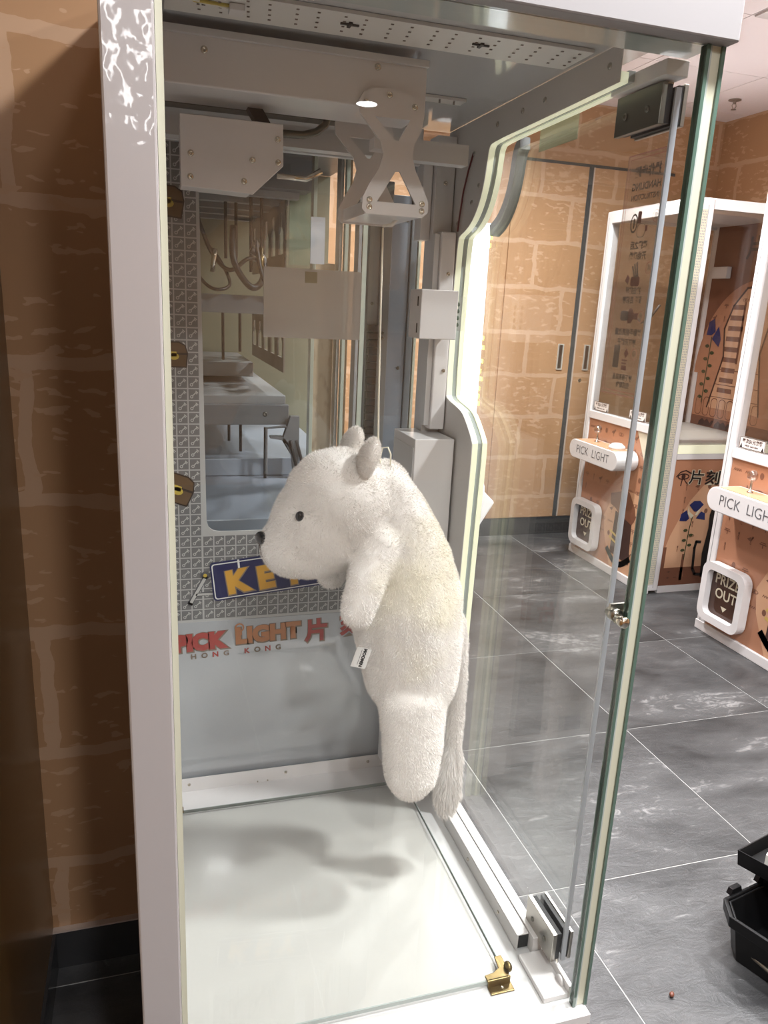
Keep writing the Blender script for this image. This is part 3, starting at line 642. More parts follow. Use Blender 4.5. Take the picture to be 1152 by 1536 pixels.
MB().tube([(.275,1.885,.915),(.275,1.885,1.03),(.325,1.885,1.035)], .004, 8).build('claw_arm', 'steel_grey', NB)
cable([(.335,1.88,1.00),(.345,1.87,.95),(.36,1.87,.90)], .004); cable([(.35,1.88,1.00),(.365,1.87,.94),(.37,1.87,.905)], .004)
bx('notice', 'green_paper', NB, .325, .375, 1.88, 1.882, 1.42, 1.60); bx('notice', 'pale_paper', NB, .376, .410, 1.88, 1.882, 1.425, 1.53)
# upright posts on the front side of the cabinet
for nm, mt, x0, x1, y0, y1, z0, z1 in (('upright','rail_green',.385,.394,1.90,1.93,.865,1.74),('panel_board','tan_board',.396,.448,1.93,1.945,.935,1.43),('upright','alu',.450,.458,1.90,1.94,.865,1.74),
        ('upright','rail_green',.459,.468,1.88,1.90,.865,1.74),('panel_board','tan_strip',.469,.486,1.93,1.94,.93,1.74),('upright','steel_light',.488,.496,1.86,1.90,.865,1.74),('upright','rail_green',.498,.512,1.86,1.90,.865,1.74),
        ('upright','steel_grey',.514,.538,1.87,1.90,.865,1.74),('upright','rail_green',.540,.552,1.86,1.90,.865,1.74)):
    bx(nm, mt, NB, x0, x1, y0, y1, z0, z1, .001)
sp = bx('side_panel', 'steel_light', NB, .415, .437, 1.50, 1.515, .865, 1.60, .001)
bx('side_panel', 'blue_deck', NB, .460, .502, 1.515, 1.525, .865, 1.545, .001)
bx('side_panel', 'steel_light', NB, .438, .459, 1.495, 1.525, .865, 1.565, .001)
bx('side_panel', 'steel_grey', NB, .503, .516, 1.51, 1.535, .865, 1.62, .001)
screws(NB, [(.428,1.50,1.50),(.425,1.50,1.34),(.495,1.515,1.50),(.49,1.515,1.215),(.448,1.495,1.285),(.448,1.495,1.275)], (0,-1,0), .0035, 'bolt', 'dark_steel')
ch_ = MB(); 
for k in range(17): ch_.box(.4165+.0004*k*0, .436, 1.487, 1.499, 1.300-k*.0145-.0135, 1.300-k*.0145)
ch_.build('cable_chain', 'cable_black', NB, bevel=.001)
bx('upright', 'edge_cream', NB, .519, .524, 1.51, 1.53, .865, 1.64)

# ================================================================ printed machines across the aisle
pmat('m_white', (.68,.66,.66), .35, coat=.2); pmat('m_tan', (.40,.185,.105), .4, coat=.3); pmat('m_lighttan', (.56,.32,.19), .4, coat=.3); pmat('m_brown', (.17,.065,.035), .4, coat=.3)
pmat('m_dark', (.045,.018,.014), .4, coat=.3); pmat('m_mid', (.18,.075,.045), .4, coat=.3); pmat('m_blue', (.012,.02,.10), .4, coat=.3); pmat('m_lightblue', (.07,.16,.34), .4); pmat('m_green', (.05,.06,.025), .4)
pmat('m_gold', (.55,.40,.10), .4); pmat('m_cream', (.60,.55,.42), .4); pmat('m_table', (.48,.45,.40), .4); pmat('side_light', (.8,.8,.62), .4, emit=(.9,.9,.62), estr=.25)
pmat('mesh_dot', (.30,.30,.30), .5); pmat('gold_metal', (.65,.48,.12), .25, metal=1)
glass('m_glass', (.93,.93,.93), .05)
FRNT, DEP, WID, HGT = 2.33, .72, .715, 1.86
def glyphs(x0, z0, x1, z1, n, s, seed):
    """small hieroglyph-like print shapes"""
    r = random.Random(seed); out = []
    nx = max(1, int((x1-x0)/s)); nz = max(1, int((z1-z0)/s))
    for i in range(nx):
        for j in range(nz):
            if r.random() > n: continue
            x = x0+(i+.5)*(x1-x0)/nx; z = z0+(j+.5)*(z1-z0)/nz; k = r.randrange(6); a = s*.34
            if k == 0: out.append(ellp(x, z, a*.5, a*.62, 12))
            elif k == 1: out += stroke([(x-a+2*a*q/8, z+(a*.2 if q%2 else -a*.2)) for q in range(9)], a*.13)
            elif k == 2: out += ringpoly(ellp(x,z,a,a*.42,14), ellp(x,z,a*.85,a*.28,14)); out.append(ellp(x,z,a*.25,n=8))
            elif k == 3: out += [[(x-a*.9,z),(x-a*.1,z+a*.45),(x+a*.4,z+a*.2),(x+a*.2,z-a*.2),(x-a*.2,z-a*.3)], ellp(x+a*.45,z+a*.55,a*.22,n=8)]+stroke([(x+a*.3,z+a*.2),(x+a*.45,z+a*.5)], a*.2)+stroke([(x,z-a*.2),(x,z-a*.8),(x+a*.3,z-a*.8)], a*.1)
            elif k == 4: out += stroke([(x,z-a*.9),(x-a*.15,z-a*.3),(x,z+a*.1),(x+a*.15,z-a*.3),(x,z-a*.9)], a*.1)+[ellp(x,z+a*.35,a*.2,a*.3,10)]
            else: out += [rect(x-a*.8,z-a*.1,x+a*.8,z+a*.08), rect(x-a*.6,z+a*.25,x+a*.6,z+a*.4), rect(x-a*.1,z-a*.7,x+a*.1,z)]
    return out
def machine(yl, label, first):
    M = thing('pick_light_machine', label, 'prize machine', (FRNT+DEP/2, yl-WID/2, 0))
    ya = yl-WID; O = (FRNT, yl, 0)
    # frame
    for nm, x0, x1, y0, y1 in (('corner_post',FRNT,FRNT+.05,yl-.05,yl),('corner_post',FRNT,FRNT+.09,ya,ya+.115),('corner_post',FRNT+DEP-.05,FRNT+DEP,yl-.05,yl),('corner_post',FRNT+DEP-.05,FRNT+DEP,ya,ya+.05)):
        P = bx(nm, 'm_white', M, x0, x1, y0, y1, .012, HGT, .006)
    # perforated strip with two thin grey lines on the broad front post
    ps = bx('perforated_strip', 'm_cream', M, FRNT+.020, FRNT+.056, ya-.002, ya, .05, HGT-.05)
    dots = []
    for k in range(150):
        for q in range(4): dots.append(rect(.0225+.0085*q, .055+k*.0117, .0225+.0085*q+.0045, .055+k*.0117+.0065))
    dd = prints('perforation', dots, 'mesh_dot', ps, (FRNT, ya-.002, 0), FY, .0004); dd['kind'] = 'stuff'
    bx('post_groove', 'mesh_dot', M, FRNT+.016, FRNT+.018, ya-.001, ya, .03, HGT-.03); bx('post_groove', 'mesh_dot', M, FRNT+.058, FRNT+.060, ya-.001, ya, .03, HGT-.03)
    bx('post_groove', 'mesh_dot', M, FRNT-.0012, FRNT, ya+.088, ya+.0905, .03, HGT-.03)
    bx('post_groove', 'mesh_dot', M, FRNT-.0012, FRNT, yl-.022, yl-.020, .03, HGT-.03)
    for nm, z0, z1 in (('bottom_rail',.0,.042),('middle_rail',.79,.832),('top_rail',1.80,HGT)):
        bx(nm, 'm_white', M, FRNT-.004, FRNT+.035, ya+.116 if z0 > .1 else ya-.003, yl-.051 if z0 > .1 else yl+.003, z0, z1, .003)
    for nm, z0, z1, mt in (('side_rail',0,.035,'m_white'),('side_rail',.685,.712,'m_white'),('side_light_strip',.713,.752,'side_light'),('side_rail',1.815,HGT,'m_white')):
        bx(nm, mt, M, FRNT+.091, FRNT+DEP-.051, ya+.002, ya+.03, z0, z1)
        bx(nm, mt, M, FRNT+.051, FRNT+DEP-.051, yl-.03, yl-.002, z0, z1)
    bx('roof', 'm_white', M, FRNT+.036, FRNT+DEP, ya+.031, yl-.031, 1.83, 1.858)
    bx('table', 'm_table', M, FRNT+.036, FRNT+DEP-.052, ya+.031, yl-.031, .735, .760)
    # glass
    bx('front_glass', 'm_glass', M, FRNT+.012, FRNT+.017, ya+.116, yl-.051, .833, 1.799)
    bx('side_glass', 'm_glass', M, FRNT+.091, FRNT+DEP-.051, ya+.012, ya+.016, .753, 1.814)
    bx('side_glass', 'm_glass', M, FRNT+.051, FRNT+DEP-.051, yl-.016, yl-.012, .753, 1.814)
    # lower print panels
    lp = bx('front_panel', 'm_tan', M, FRNT+.006, FRNT+.02, ya+.116, yl-.051, .043, .789); Of = (FRNT+.006, yl, 0)
    bw = WID-.116
    prints('print_light', [[(.30,.30),(.34,.38),(.40,.44),(.47,.47),(bw,.48),(bw,.043),(.40,.043),(.36,.12),(.32,.2)]], 'm_lighttan', lp, Of, FXn, .0004)
    prints('print_glyphs', glyphs(.055,.05,bw,.78,.75,.066,3), 'm_mid', lp, Of, FXn, .0008)
    prints('print_jackal', [[(.34,.43),(.40,.45),(.46,.475),(.50,.47),(.56,.40),(.575,.35),(.55,.31),(.50,.30),(.46,.32),(.40,.36),(.345,.375)]], 'm_brown', lp, Of, FXn, .0012)
    prints('print_jackal', [[(.40,.35),(.55,.31),(.565,.10),(.39,.12)]], 'm_dark', lp, Of, FXn, .0014)
    prints('print_collar', [q for k in range(5) for q in stroke([(.365+.47*0+.20*t/10, .13-.055*math.sin(math.pi*t/10)+k*.0) for t in range(11)], .03)], 'm_lightblue', lp, Of, FXn, .0018)
    prints('print_collar', stroke([(.375,.20),(.46,.175)], .012)+stroke([(.375,.235),(.46,.21)], .012), 'm_gold', lp, Of, FXn, .0022)
    prints('print_corner', [[(.50,.789),(bw,.789),(bw,.62)]], 'm_cream', lp, Of, FXn, .0024)
    # side panel
    sp_ = bx('side_panel', 'm_brown', M, FRNT+.091, FRNT+DEP-.051, ya+.006, ya+.02, .036, .684); Os = (FRNT+.091, ya+.006, 0); sw = DEP-.142
    prints('print_sky', [rect(0,.04,sw,.684)], 'm_tan', sp_, Os, FY, .0003)
    prints('print_hill', [[(.0,.20),(.03,.30),(.075,.40),(.12,.48),(.18,.55),(.26,.62),(.40,.65),(sw,.66),(sw,.05),(.0,.05)]], 'm_lighttan', sp_, Os, FY, .0006)
    prints('print_glyphs', glyphs(.05,.20,.32,.58,.55,.062,11), 'm_mid', sp_, Os, FY, .0009)
    prints('print_ground', [rect(0,.036,sw,.13), rect(.0,.13,.02,.24), rect(.118,.06,.134,.20)], 'm_brown', sp_, Os, FY, .0012)
    prints('print_glyphs', glyphs(.03,.06,.115,.125,.9,.03,21), 'm_dark', sp_, Os, FY, .0014)
    # eye symbol
    eye = stroke([(.015,.60),(.035,.622),(.065,.630),(.098,.615)], .006)+ringpoly(ellp(.055,.60,.034,.016,18), ellp(.055,.60,.028,.010,18))+[ellp(.055,.60,.012,n=12)]+stroke([(.05,.585),(.046,.555)], .006)+stroke([(.062,.585),(.08,.565),(.098,.57),(.095,.585)], .005)
    prints('print_eye', eye, 'm_dark', sp_, Os, FY, .0016)
    # lotus on a stem
    prints('print_stem', stroke([(.145,.40),(.135,.33),(.13,.17)], .005)+[ellp(.115+.036*(k%2), .22+.026*k, .013, .008, 8) for k in range(5)], 'm_green', sp_, Os, FY, .0018)
    prints('print_lotus', [[(.115,.455),(.14,.475),(.175,.475),(.20,.455),(.165,.42),(.15,.42)], [(.07,.375),(.075,.41),(.105,.43),(.125,.385),(.11,.372)], [(.165,.385),(.19,.42),(.215,.41),(.22,.375)]], 'm_blue', sp_, Os, FY, .0020)
    prints('print_lotus', [[(.112,.45),(.122,.42),(.15,.40),(.135,.385),(.112,.41)], [(.19,.44),(.17,.40),(.155,.40),(.165,.42)]], 'm_cream', sp_, Os, FY, .0023)
    # black cat
    prints('print_cat', stroke([(.215,.26),(.19,.262),(.185,.23),(.192,.12),(.21,.09),(.25,.085)], .015)+[[(.245,.07),(.30,.07),(.31,.35),(.28,.40),(.27,.52),(.255,.44),(.245,.40),(.25,.33),(.235,.2)]], 'print_black', sp_, Os, FY, .0026)
    text('side_lettering', '片刻', .075, 'm_cream', sp_, Os, FY, (.180,.588), .0028, -.04, .004, 1.25)
    text('side_lettering', '片刻', .075, 'print_black', sp_, Os, FY, (.180,.588), .0034, -.04, .0012, 1.25)
    # interior print on the rear
    bp = bx('interior_print', 'm_brown', M, FRNT+DEP-.052, FRNT+DEP-.046, ya+.051, yl-.051, .761, 1.828); Ob = (FRNT+DEP-.052, yl, 0)
    prints('print_header', [rect(.055,1.60,WID-.055,1.80)], 'm_mid', bp, Ob, FXn, .0004); prints('print_header_glyphs', glyphs(.06,1.61,WID-.06,1.79,.9,.09,5), 'm_brown', bp, Ob, FXn, .0008)
    prints('print_sun', [ellp(.42,1.05,.40,.50,28,0,math.pi)[::-1]], 'm_tan', bp, Ob, FXn, .0008)
    prints('print_sun', [rect(.055,.87,WID-.055,1.05)], 'm_tan', bp, Ob, FXn, .0008)
    hd = [(.17,.87),(.24,1.15),(.215,1.30),(.26,1.42),(.34,1.51),(.44,1.52),(.50,1.45),(.53,1.32),(.50,1.18),(.56,.87)]
    prints('print_headdress', [hd], 'm_lighttan', bp, Ob, FXn, .0012)
    prints('print_headdress_outline', [q for a,b_ in zip(hd, hd[1:]) for q in stroke([a,b_], .011)], 'm_dark', bp, Ob, FXn, .0024)
    bars = [rect(.25-.004*k+(.0 if k<6 else .012), 1.40-k*.055, .34+(.006*k if k<3 else 0), 1.425-k*.055) for k in range(9)]
    prints('print_stripes', bars+[rect(.335,1.12,.35,1.44), rect(.40,1.28,.43,1.31), rect(.39,1.18,.44,1.20)], 'm_brown', bp, Ob, FXn, .0018)
    prints('print_lines', [rect(.18,.93,.56,.934), rect(.20,1.0,.54,1.004), rect(.22,1.08,.52,1.084)], 'm_mid', bp, Ob, FXn, .0020)
    caps = []
    for k in range(8):
        x = .075+k*.062; caps += ringpoly(rrect(x,.82,x+.052,.925,.022,4), rrect(x+.004,.824,x+.048,.921,.02,4))
    prints('print_columns', [rect(.055,.80,WID-.055,.87)], 'm_tan', bp, Ob, FXn, .0014); prints('print_columns', caps, 'm_brown', bp, Ob, FXn, .0022)
    prints('print_ground', [rect(.055,.762,WID-.055,.815)], 'm_mid', bp, Ob, FXn, .0026)
    cam_ = []
    for x in (.17,.30,.44): cam_ += [[(x-.05,.765),(x-.045,.785),(x-.02,.805),(x,.792),(x+.02,.806),(x+.045,.785),(x+.055,.80),(x+.075,.803),(x+.07,.79),(x+.055,.765)]]
    prints('print_camels', cam_, 'm_dark', bp, Ob, FXn, .0030)
    prints('print_reeds', stroke([(.12,.89),(.125,1.25)], .006)+[ellp(.10+.045*(k%2), .92+k*.035, .017, .010, 8) for k in range(9)], 'm_green', bp, Ob, FXn, .0030)
    prints('print_lotus', [[(.08,1.26),(.09,1.33),(.13,1.35),(.15,1.28),(.12,1.26)], [(.13,1.24),(.17,1.31),(.20,1.24),(.19,1.20)]], 'm_blue', bp, Ob, FXn, .0034)
    prints('print_glyphs', glyphs(.09,1.32,.24,1.52,.8,.06,8)+glyphs(.30,1.40,.46,1.5,.9,.06,9), 'm_brown', bp, Ob, FXn, .0032)
    text('interior_lettering', '片刻', .12, 'm_dark', bp, Ob, FXn, (.42,1.70), .0036, 0, .003, 1.1)
    bx('lamp_box', 'm_white', M, FRNT+DEP-.085, FRNT+DEP-.056, yl-.20, yl-.08, 1.56, 1.62, .003)
    if not first:
        gm = MB()
        for p in ringpoly(rrect(-.05,-.12,.05,.12,.01,3), rrect(-.036,-.106,.036,.106,.008,3)): gm.prism(p, (FRNT+.10, yl-.20, 1.27), *FXn, 0, .012)
        gm.build('gold_frame', 'gold_metal', M)
        MB().tube(circpts((FRNT+.10,yl-.20,1.26),.028,(0,1,0),(0,0,1))+[Vector((FRNT+.10,yl-.172,1.26))], .006, 8).build('gold_ring', 'gold_metal', M, True)
    else:
        cable_p = [(FRNT+.09,yl-.42,1.40),(FRNT+.08,yl-.36,1.33),(FRNT+.08,yl-.30,1.31),(FRNT+.08,yl-.24,1.34)]
        MB().tube(cable_p, .006, 8).build('inner_cable', 'cable_black', M, True)
    # control box: rounded pill front
    cbx = MB().prism(rrect(.085,.585,.545,.685,.049,8), (FRNT,yl,0), *FXn, .0, .125).build('control_box', 'm_white', M, bevel=.004)
    text('control_lettering', 'PICK  LIGHT', .062, 'letter_grey', cbx, (FRNT-.125,yl,0), FXn, (.315,.636), .0008, 0, -.0005, .92)
    jt = MB().box(FRNT-.118, FRNT-.02, yl-.50, yl-.14, .6851, .6875).build('control_top', 'm_lighttan', cbx)
    j = MB().lathe([(.012,0),(.012,.004),(.005,.006),(.004,.045),(.006,.048)], (FRNT-.06,yl-.245,.6876), (0,0,1), 14).build('joystick', 'steel', M, True)
    MB().ell((FRNT-.06,yl-.245,.755), (.021,.021,.023), 14, 10).build('clear_knob', 'clear_knob', j, True)
    b2 = MB().lathe([(.042,0),(.042,.012),(.036,.018),(.03,.019),(.028,.026),(.018,.029)], (FRNT-.065,yl-.44,.6876), (0,0,1), 24).build('push_button', 'm_white', M, True)
    # prize flap
    pf = MB()
    for p in ringpoly(rrect(.035,.075,.285,.340,.045,6), rrect(.067,.107,.253,.308,.028,6)): pf.prism(p, (FRNT,yl,0), *FXn, .0, .040)
    pf = pf.build('prize_door', 'm_white', M)
    fl_ = MB().prism(rrect(.067,.107,.253,.308,.028,6), (FRNT,yl,0), *FXn, .006, .010).build('flap', 'prize_flap', pf)
    text('flap_lettering', 'PRIZE\nOUT', .062, 'm_cream', fl_, (FRNT-.010,yl,0), FXn, (.160,.238), .001, 0, .001, .95)
    prints('flap_arrow', [[(.142,.158),(.178,.158),(.160,.136)]], 'm_cream', fl_, (FRNT-.010,yl,0), FXn, .001)
    # price stickers
    for u in ((.068,.838),(.40,.838)):
        s_ = MB().prism(rect(u[0],u[1],u[0]+.140,u[1]+.046), (FRNT+.012,yl,0), *FXn, .0005, .0015).build('price_sticker', 'sticker_white', M)
        os_ = (FRNT+.0105,yl,0)
        prints('sticker_border', ringpoly(rect(u[0],u[1],u[0]+.140,u[1]+.046), rect(u[0]+.002,u[1]+.002,u[0]+.138,u[1]+.044)), 'm_dark', s_, os_, FXn, .0004)
        text('sticker_lettering', '每次$1元港幣', .020, 'm_dark', s_, os_, FXn, (u[0]+.070,u[1]+.030), .0005, 0, .0004, .92)
        text('sticker_lettering', 'HK$1 each time', .011, 'm_dark', s_, os_, FXn, (u[0]+.068,u[1]+.012), .0005, 0, .0003, 1)
        prints('sticker_icon', [[(u[0]+.004,u[1]+.002),(u[0]+.018,u[1]+.002),(u[0]+.011,u[1]+.020)], [(u[0]+.122,u[1]+.002),(u[0]+.136,u[1]+.002),(u[0]+.129,u[1]+.020)]], 'print_black', s_, os_, FXn, .0005)
    return M
M1 = machine(3.765, 'white-framed prize machine with brown Egyptian prints standing beside the flush wall doors', True)
M2 = machine(2.645, 'white-framed prize machine with a gold frame hung inside and PRIZE OUT flap', False)

# ================================================================ signs on the glass door
SGN = thing('instruction_poster', 'translucent instruction poster with red border on the glass door', 'poster', (.6066, .90, 1.236))
MB().box(.6066,.6071,.858,.946,1.236,1.540).build('film', 'sign_film', SGN); So = (.6072,0,0)
prints('border', ringpoly(rect(.858,1.236,.946,1.540), rect(.8592,1.2372,.9448,1.5388))+ringpoly(rect(.863,1.241,.941,1.535), rect(.8639,1.2419,.9401,1.5341)), 'sign_red', SGN, So, FXp)
prints('dashes', [rect(.866+.003*k,1.4745,.8678+.003*k,1.4755) for k in range(24)], 'sign_red', SGN, So, FXp)
text('heading', '操作步驟', .0145, 'print_black', SGN, So, FXp, (.902,1.517), .001, 0, .0005, .95)
text('heading', 'HANDLING', .0125, 'print_black', SGN, So, FXp, (.902,1.500), .001, 0, .0003, .95)
text('heading', 'INSTRUCTION', .0095, 'print_black', SGN, So, FXp, (.902,1.487), .001, 0, .0002, .95)
for t_, y_, z_, s_ in (('選擇之后',.902,1.428,.0105),('开始遊戲',.902,1.415,.0105),('按住按鈕',.902,1.372,.0095),('對準目標剪',.902,1.360,.0095),('移動手柄到位置',.902,1.319,.0095),('剪斷开绳子',.902,1.306,.0095),('剪下得到商品',.902,1.260,.0085),('完成取物',.899,1.250,.0085)):
    text('step_text', t_, s_, 'print_black', SGN, So, FXp, (y_,z_), .001, 0, .0003, .88)
for k, (y_, z_) in enumerate(((.873,1.462),(.874,1.400),(.878,1.340),(.882,1.292))):
    prints('step_ring', ringpoly(ellp(y_,z_,.0065,.0075,18), ellp(y_,z_,.0058,.0068,18)), 'sign_red', SGN, So, FXp); text('step_number', '壹貳參肆'[k], .008, 'print_black', SGN, So, FXp, (y_,z_), .001)
prints('icon', ringpoly(ellp(.918,1.456,.008,.012,18), ellp(.918,1.456,.006,.0095,18))+[rect(.9165,1.45,.9195,1.462)], 'print_black', SGN, So, FXp)
prints('icon', [rrect(.903,1.455,.911,1.470,.002,3), rect(.888,1.445,.892,1.452)], 'sign_maroon', SGN, So, FXp); prints('icon', ringpoly(rrect(.892,1.438,.910,1.455,.006,4), rrect(.8928,1.4388,.9092,1.4542,.0055,4)), 'sign_grey', SGN, So, FXp)
prints('icon', [rrect(.890,1.378,.910,1.390,.003,3), [(.915,1.380),(.922,1.385),(.918,1.393),(.912,1.388)]], 'sign_maroon', SGN, So, FXp); prints('icon', stroke([(.898,1.39),(.905,1.405)], .003)+stroke([(.902,1.39),(.909,1.402)], .003)+stroke([(.895,1.39),(.900,1.407)], .003), 'sign_grey', SGN, So, FXp)
prints('icon', [rrect(.905,1.334,.923,1.347,.004,3)], 'sign_grey', SGN, So, FXp); prints('icon', [[(.890,1.340),(.898,1.350),(.905,1.350),(.908,1.340),(.905,1.331),(.898,1.331)], rect(.884,1.336,.892,1.344)], 'sign_maroon', SGN, So, FXp)
prints('icon', [rrect(.914,1.272,.928,1.302,.002,3)], 'sign_grey', SGN, So, FXp); prints('icon', [[(.893,1.292),(.899,1.299),(.904,1.292),(.899,1.286)], rect(.895,1.270,.907,1.276), rect(.896,1.278,.907,1.280), rect(.895,1.282,.907,1.284)], 'sign_maroon', SGN, So, FXp)
STK = thing('price_label', 'small yellowed price label on the glass below the top rail', 'label', (.6066, 1.145, 1.586))
MB().box(.6066,.6072,1.086,1.204,1.585,1.622).build('film', 'sticker_film', STK); So = (.6073,0,0)
text('lettering', '每次$1元港幣', .017, 'sign_grey', STK, So, FXp, (1.145,1.609), .0005, 0, .0003, .9); text('lettering', 'HK$1 each time', .010, 'sign_grey', STK, So, FXp, (1.145,1.594), .0005)
prints('icon', [[(1.088,1.587),(1.10,1.587),(1.094,1.603)], [(1.19,1.587),(1.202,1.587),(1.196,1.603)]], 'sign_grey', STK, So, FXp)

# ================================================================ plush animal on its string
m = noisecol('plush_fur', (.91,.875,.84), (.90,.85,.70), 5, .95, .52, .72, detail=3, spec=.1, sheen=.5)
pmat('plush_white', (.91,.875,.84), .95, spec=.1, sheen=.4); pmat('bead_black', (.01,.01,.012), .15, coat=.6); pmat('thread', (.14,.10,.09), .8); pmat('tag_white', (.78,.77,.75), .6)
PY = 1.125
PL = thing('plush_animal', 'white furry plush animal with a long tufted tail hanging from a string', 'plush toy', (.41, PY, .525))
def blob(parts, vox, sm, name):
    mb = MB()
    for p in parts: mb.ell(*p)
    me = mb.mesh('tmp'); o = bpy.data.objects.new('tmp', me); COL.objects.link(o)
    r = o.modifiers.new('r', 'REMESH'); r.mode = 'VOXEL'; r.voxel_size = vox
    s = o.modifiers.new('s', 'SMOOTH'); s.iterations = sm; s.factor = .5
    dg = bpy.context.evaluated_depsgraph_get(); out = bpy.data.meshes.new_from_object(o.evaluated_get(dg)); bpy.data.objects.remove(o); out.name = name
    for q in out.polygons: q.use_smooth = True
    return out
def chain(pts, n=6):
    """tapered capsule from (x,y,z,rx,ry,rz) stations"""
    out = []
    for a, b in zip(pts, pts[1:]):
        for k in range(n+1):
            t = k/n; c = [a[i]*(1-t)+b[i]*t for i in range(6)]; out.append((c[:3], c[3:]))
    return out
body = chain([(.350,PY,1.065,.040,.050,.040),(.368,PY,1.000,.066,.075,.060),(.384,PY,.94,.084,.088,.07),(.396,PY,.87,.097,.094,.08),(.408,PY,.80,.090,.092,.08),(.415,PY,.73,.080,.088,.07)])
body += chain([(.405,PY-.045,.71,.058,.05,.05),(.408,PY-.05,.63,.052,.048,.05),(.407,PY-.052,.575,.046,.046,.045),(.405,PY-.054,.556,.034,.040,.030)])
body += chain([(.43,PY+.05,.71,.052,.05,.05),(.437,PY+.055,.655,.044,.045,.05),(.440,PY+.058,.615,.036,.040,.035)])
body += chain([(.332,PY-.062,.985,.032,.030,.03),(.305,PY-.080,.935,.030,.028,.03),(.292,PY-.085,.890,.026,.026,.028)])
body += chain([(.332,PY+.062,.985,.032,.030,.03),(.305,PY+.080,.935,.030,.028,.03),(.29,PY+.085,.890,.026,.026,.028)])
body += [((.278,PY,1.040),(.086,.088,.084)), ((.300,PY,1.020),(.075,.075,.075)), ((.252,PY,1.005),(.080,.082,.076)), ((.208,PY,.972),(.052,.060,.050)), ((.232,PY,.972),(.062,.066,.052))]
bme = blob(body, .006, 9, 'body'); bme.materials.append(MATS['plush_fur'])
bo = bpy.data.objects.new('body', bme); COL.objects.link(bo); setp(bo, PL)
def fur(me, n, ln, w, name, parent, down=.6, rs=1):
    r = np.random.default_rng(rs); nv = len(me.vertices); co = np.empty(nv*3); me.vertices.foreach_get('co', co); co = co.reshape(-1,3)
    me.calc_loop_triangles(); nt_ = len(me.loop_triangles); tr = np.empty(nt_*3, dtype=np.int32); me.loop_triangles.foreach_get('vertices', tr); tr = tr.reshape(-1,3)
    A, B, C = co[tr[:,0]], co[tr[:,1]], co[tr[:,2]]; N = np.cross(B-A, C-A); ar = np.linalg.norm(N, axis=1); N /= ar[:,None]+1e-12
    ix = r.choice(nt_, n, p=ar/ar.sum()); u = r.random((n,1)); v = r.random((n,1)); fl = (u+v) > 1; u = np.where(fl, 1-u, u); v = np.where(fl, 1-v, v)
    P = A[ix]+u*(B[ix]-A[ix])+v*(C[ix]-A[ix]); nn = N[ix]
    clump = np.stack([np.sin(P[:,0]*160+P[:,2]*90), np.sin(P[:,1]*150+1.3), np.sin(P[:,2]*170+P[:,0]*60)], 1)*.35
    d = nn+np.array([0,0,-down])+clump+r.normal(0,.25,(n,3)); d /= np.linalg.norm(d, axis=1)[:,None]
    L = ln*(.55+.7*r.random((n,1))); sd = np.cross(d, r.normal(0,1,(n,3))); sd /= np.linalg.norm(sd, axis=1)[:,None]+1e-9
    V = np.empty((n,3,3)); V[:,0] = P-nn*.001+sd*w; V[:,1] = P-nn*.001-sd*w; V[:,2] = P+d*L
    fm = bpy.data.meshes.new(name); fm.from_pydata(V.reshape(-1,3).tolist(), [], np.arange(n*3).reshape(-1,3).tolist()); fm.update(); fm.materials.append(me.materials[0])
    o = bpy.data.objects.new(name, fm); COL.objects.link(o); setp(o, parent); o['kind'] = 'stuff'; return o
fur(bme, 190000, .0046, .00045, 'pile', bo)
# ears, eyes, nose, mouth stitch
for s in (-1, 1):
    rot = Matrix.Rotation(.25*s, 3, 'X') @ Matrix.Rotation(.35, 3, 'Y')
    em = MB().ell((.308, PY+s*.052, 1.118), (.013,.026,.032), 18, 12, rot).mesh('ear', 'plush_white', True)
    e_ = bpy.data.objects.new('ear', em); COL.objects.link(e_); setp(e_, PL); fur(em, 7000, .0042, .0005, 'ear_pile', e_, down=.1, rs=5+s)
    MB().ell((.206, PY+s*.058, 1.034), (.007,.005,.008), 14, 10).build('eye', 'bead_black', PL, True)
MB().ell((.1575, PY, .985), (.010,.015,.010), 16, 10).build('nose', 'bead_black', PL, True)
MB().tube([(.1555,PY,.975),(.158,PY,.958),(.166,PY-.012,.947),(.178,PY-.024,.941)], .0014, 6).build('mouth_stitch', 'thread', PL, True)
# tail with tuft
tp = [(.478,PY+.005,.845),(.492,PY,.82),(.498,PY-.004,.78),(.502,PY-.006,.72),(.504,PY-.006,.66),(.504,PY-.006,.60),(.503,PY-.006,.565)]
tl = MB().tube(tp, [.016,.017,.016,.0145,.013,.013,.013], 12).mesh('tail', 'plush_white', True)
to = bpy.data.objects.new('tail', tl); COL.objects.link(to); setp(to, PL); fur(tl, 14000, .006, .0006, 'tail_pile', to, 1.2, 9)
tf = blob(chain([(.503,PY-.006,.58,.013,.013,.02),(.499,PY-.006,.53,.021,.021,.03),(.497,PY-.006,.49,.022,.022,.03),(.498,PY-.006,.462,.014,.014,.016)]), .004, 3, 'tail_tuft'); tf.materials.append(MATS['plush_white'])
tfo = bpy.data.objects.new('tuft', tf); COL.objects.link(tfo); setp(tfo, to); fur(tf, 9000, .018, .0007, 'tuft_pile', tfo, 3.0, 12)
# sewn-in tag
fr_ = Matrix.Rotation(.30, 3, 'Y'); tu, tv = fr_ @ Vector((1,0,0)), fr_ @ Vector((0,0,1)); tn = Vector((0,-1,0))
tg_ = MB().prism(rect(-.0125,-.017,.0125,.017), (.307,1.062,.800), tu, tv, tn, 0, .0008).build('tag', 'tag_white', PL); tg_['label'] = 'white sewn-in tag with black lettering'
text('tag_lettering', 'MOOMIN', .0074, 'print_black', tg_, (.3095,1.0611,.800), (tu,tv,tn), (0,0), .0003, -1.5708, .0004)
prints('tag_lines', [rect(-.0058,-.013,-.0052,.013)], 'print_black', tg_, (.3095,1.0611,.800), (tu,tv,tn), .0003)
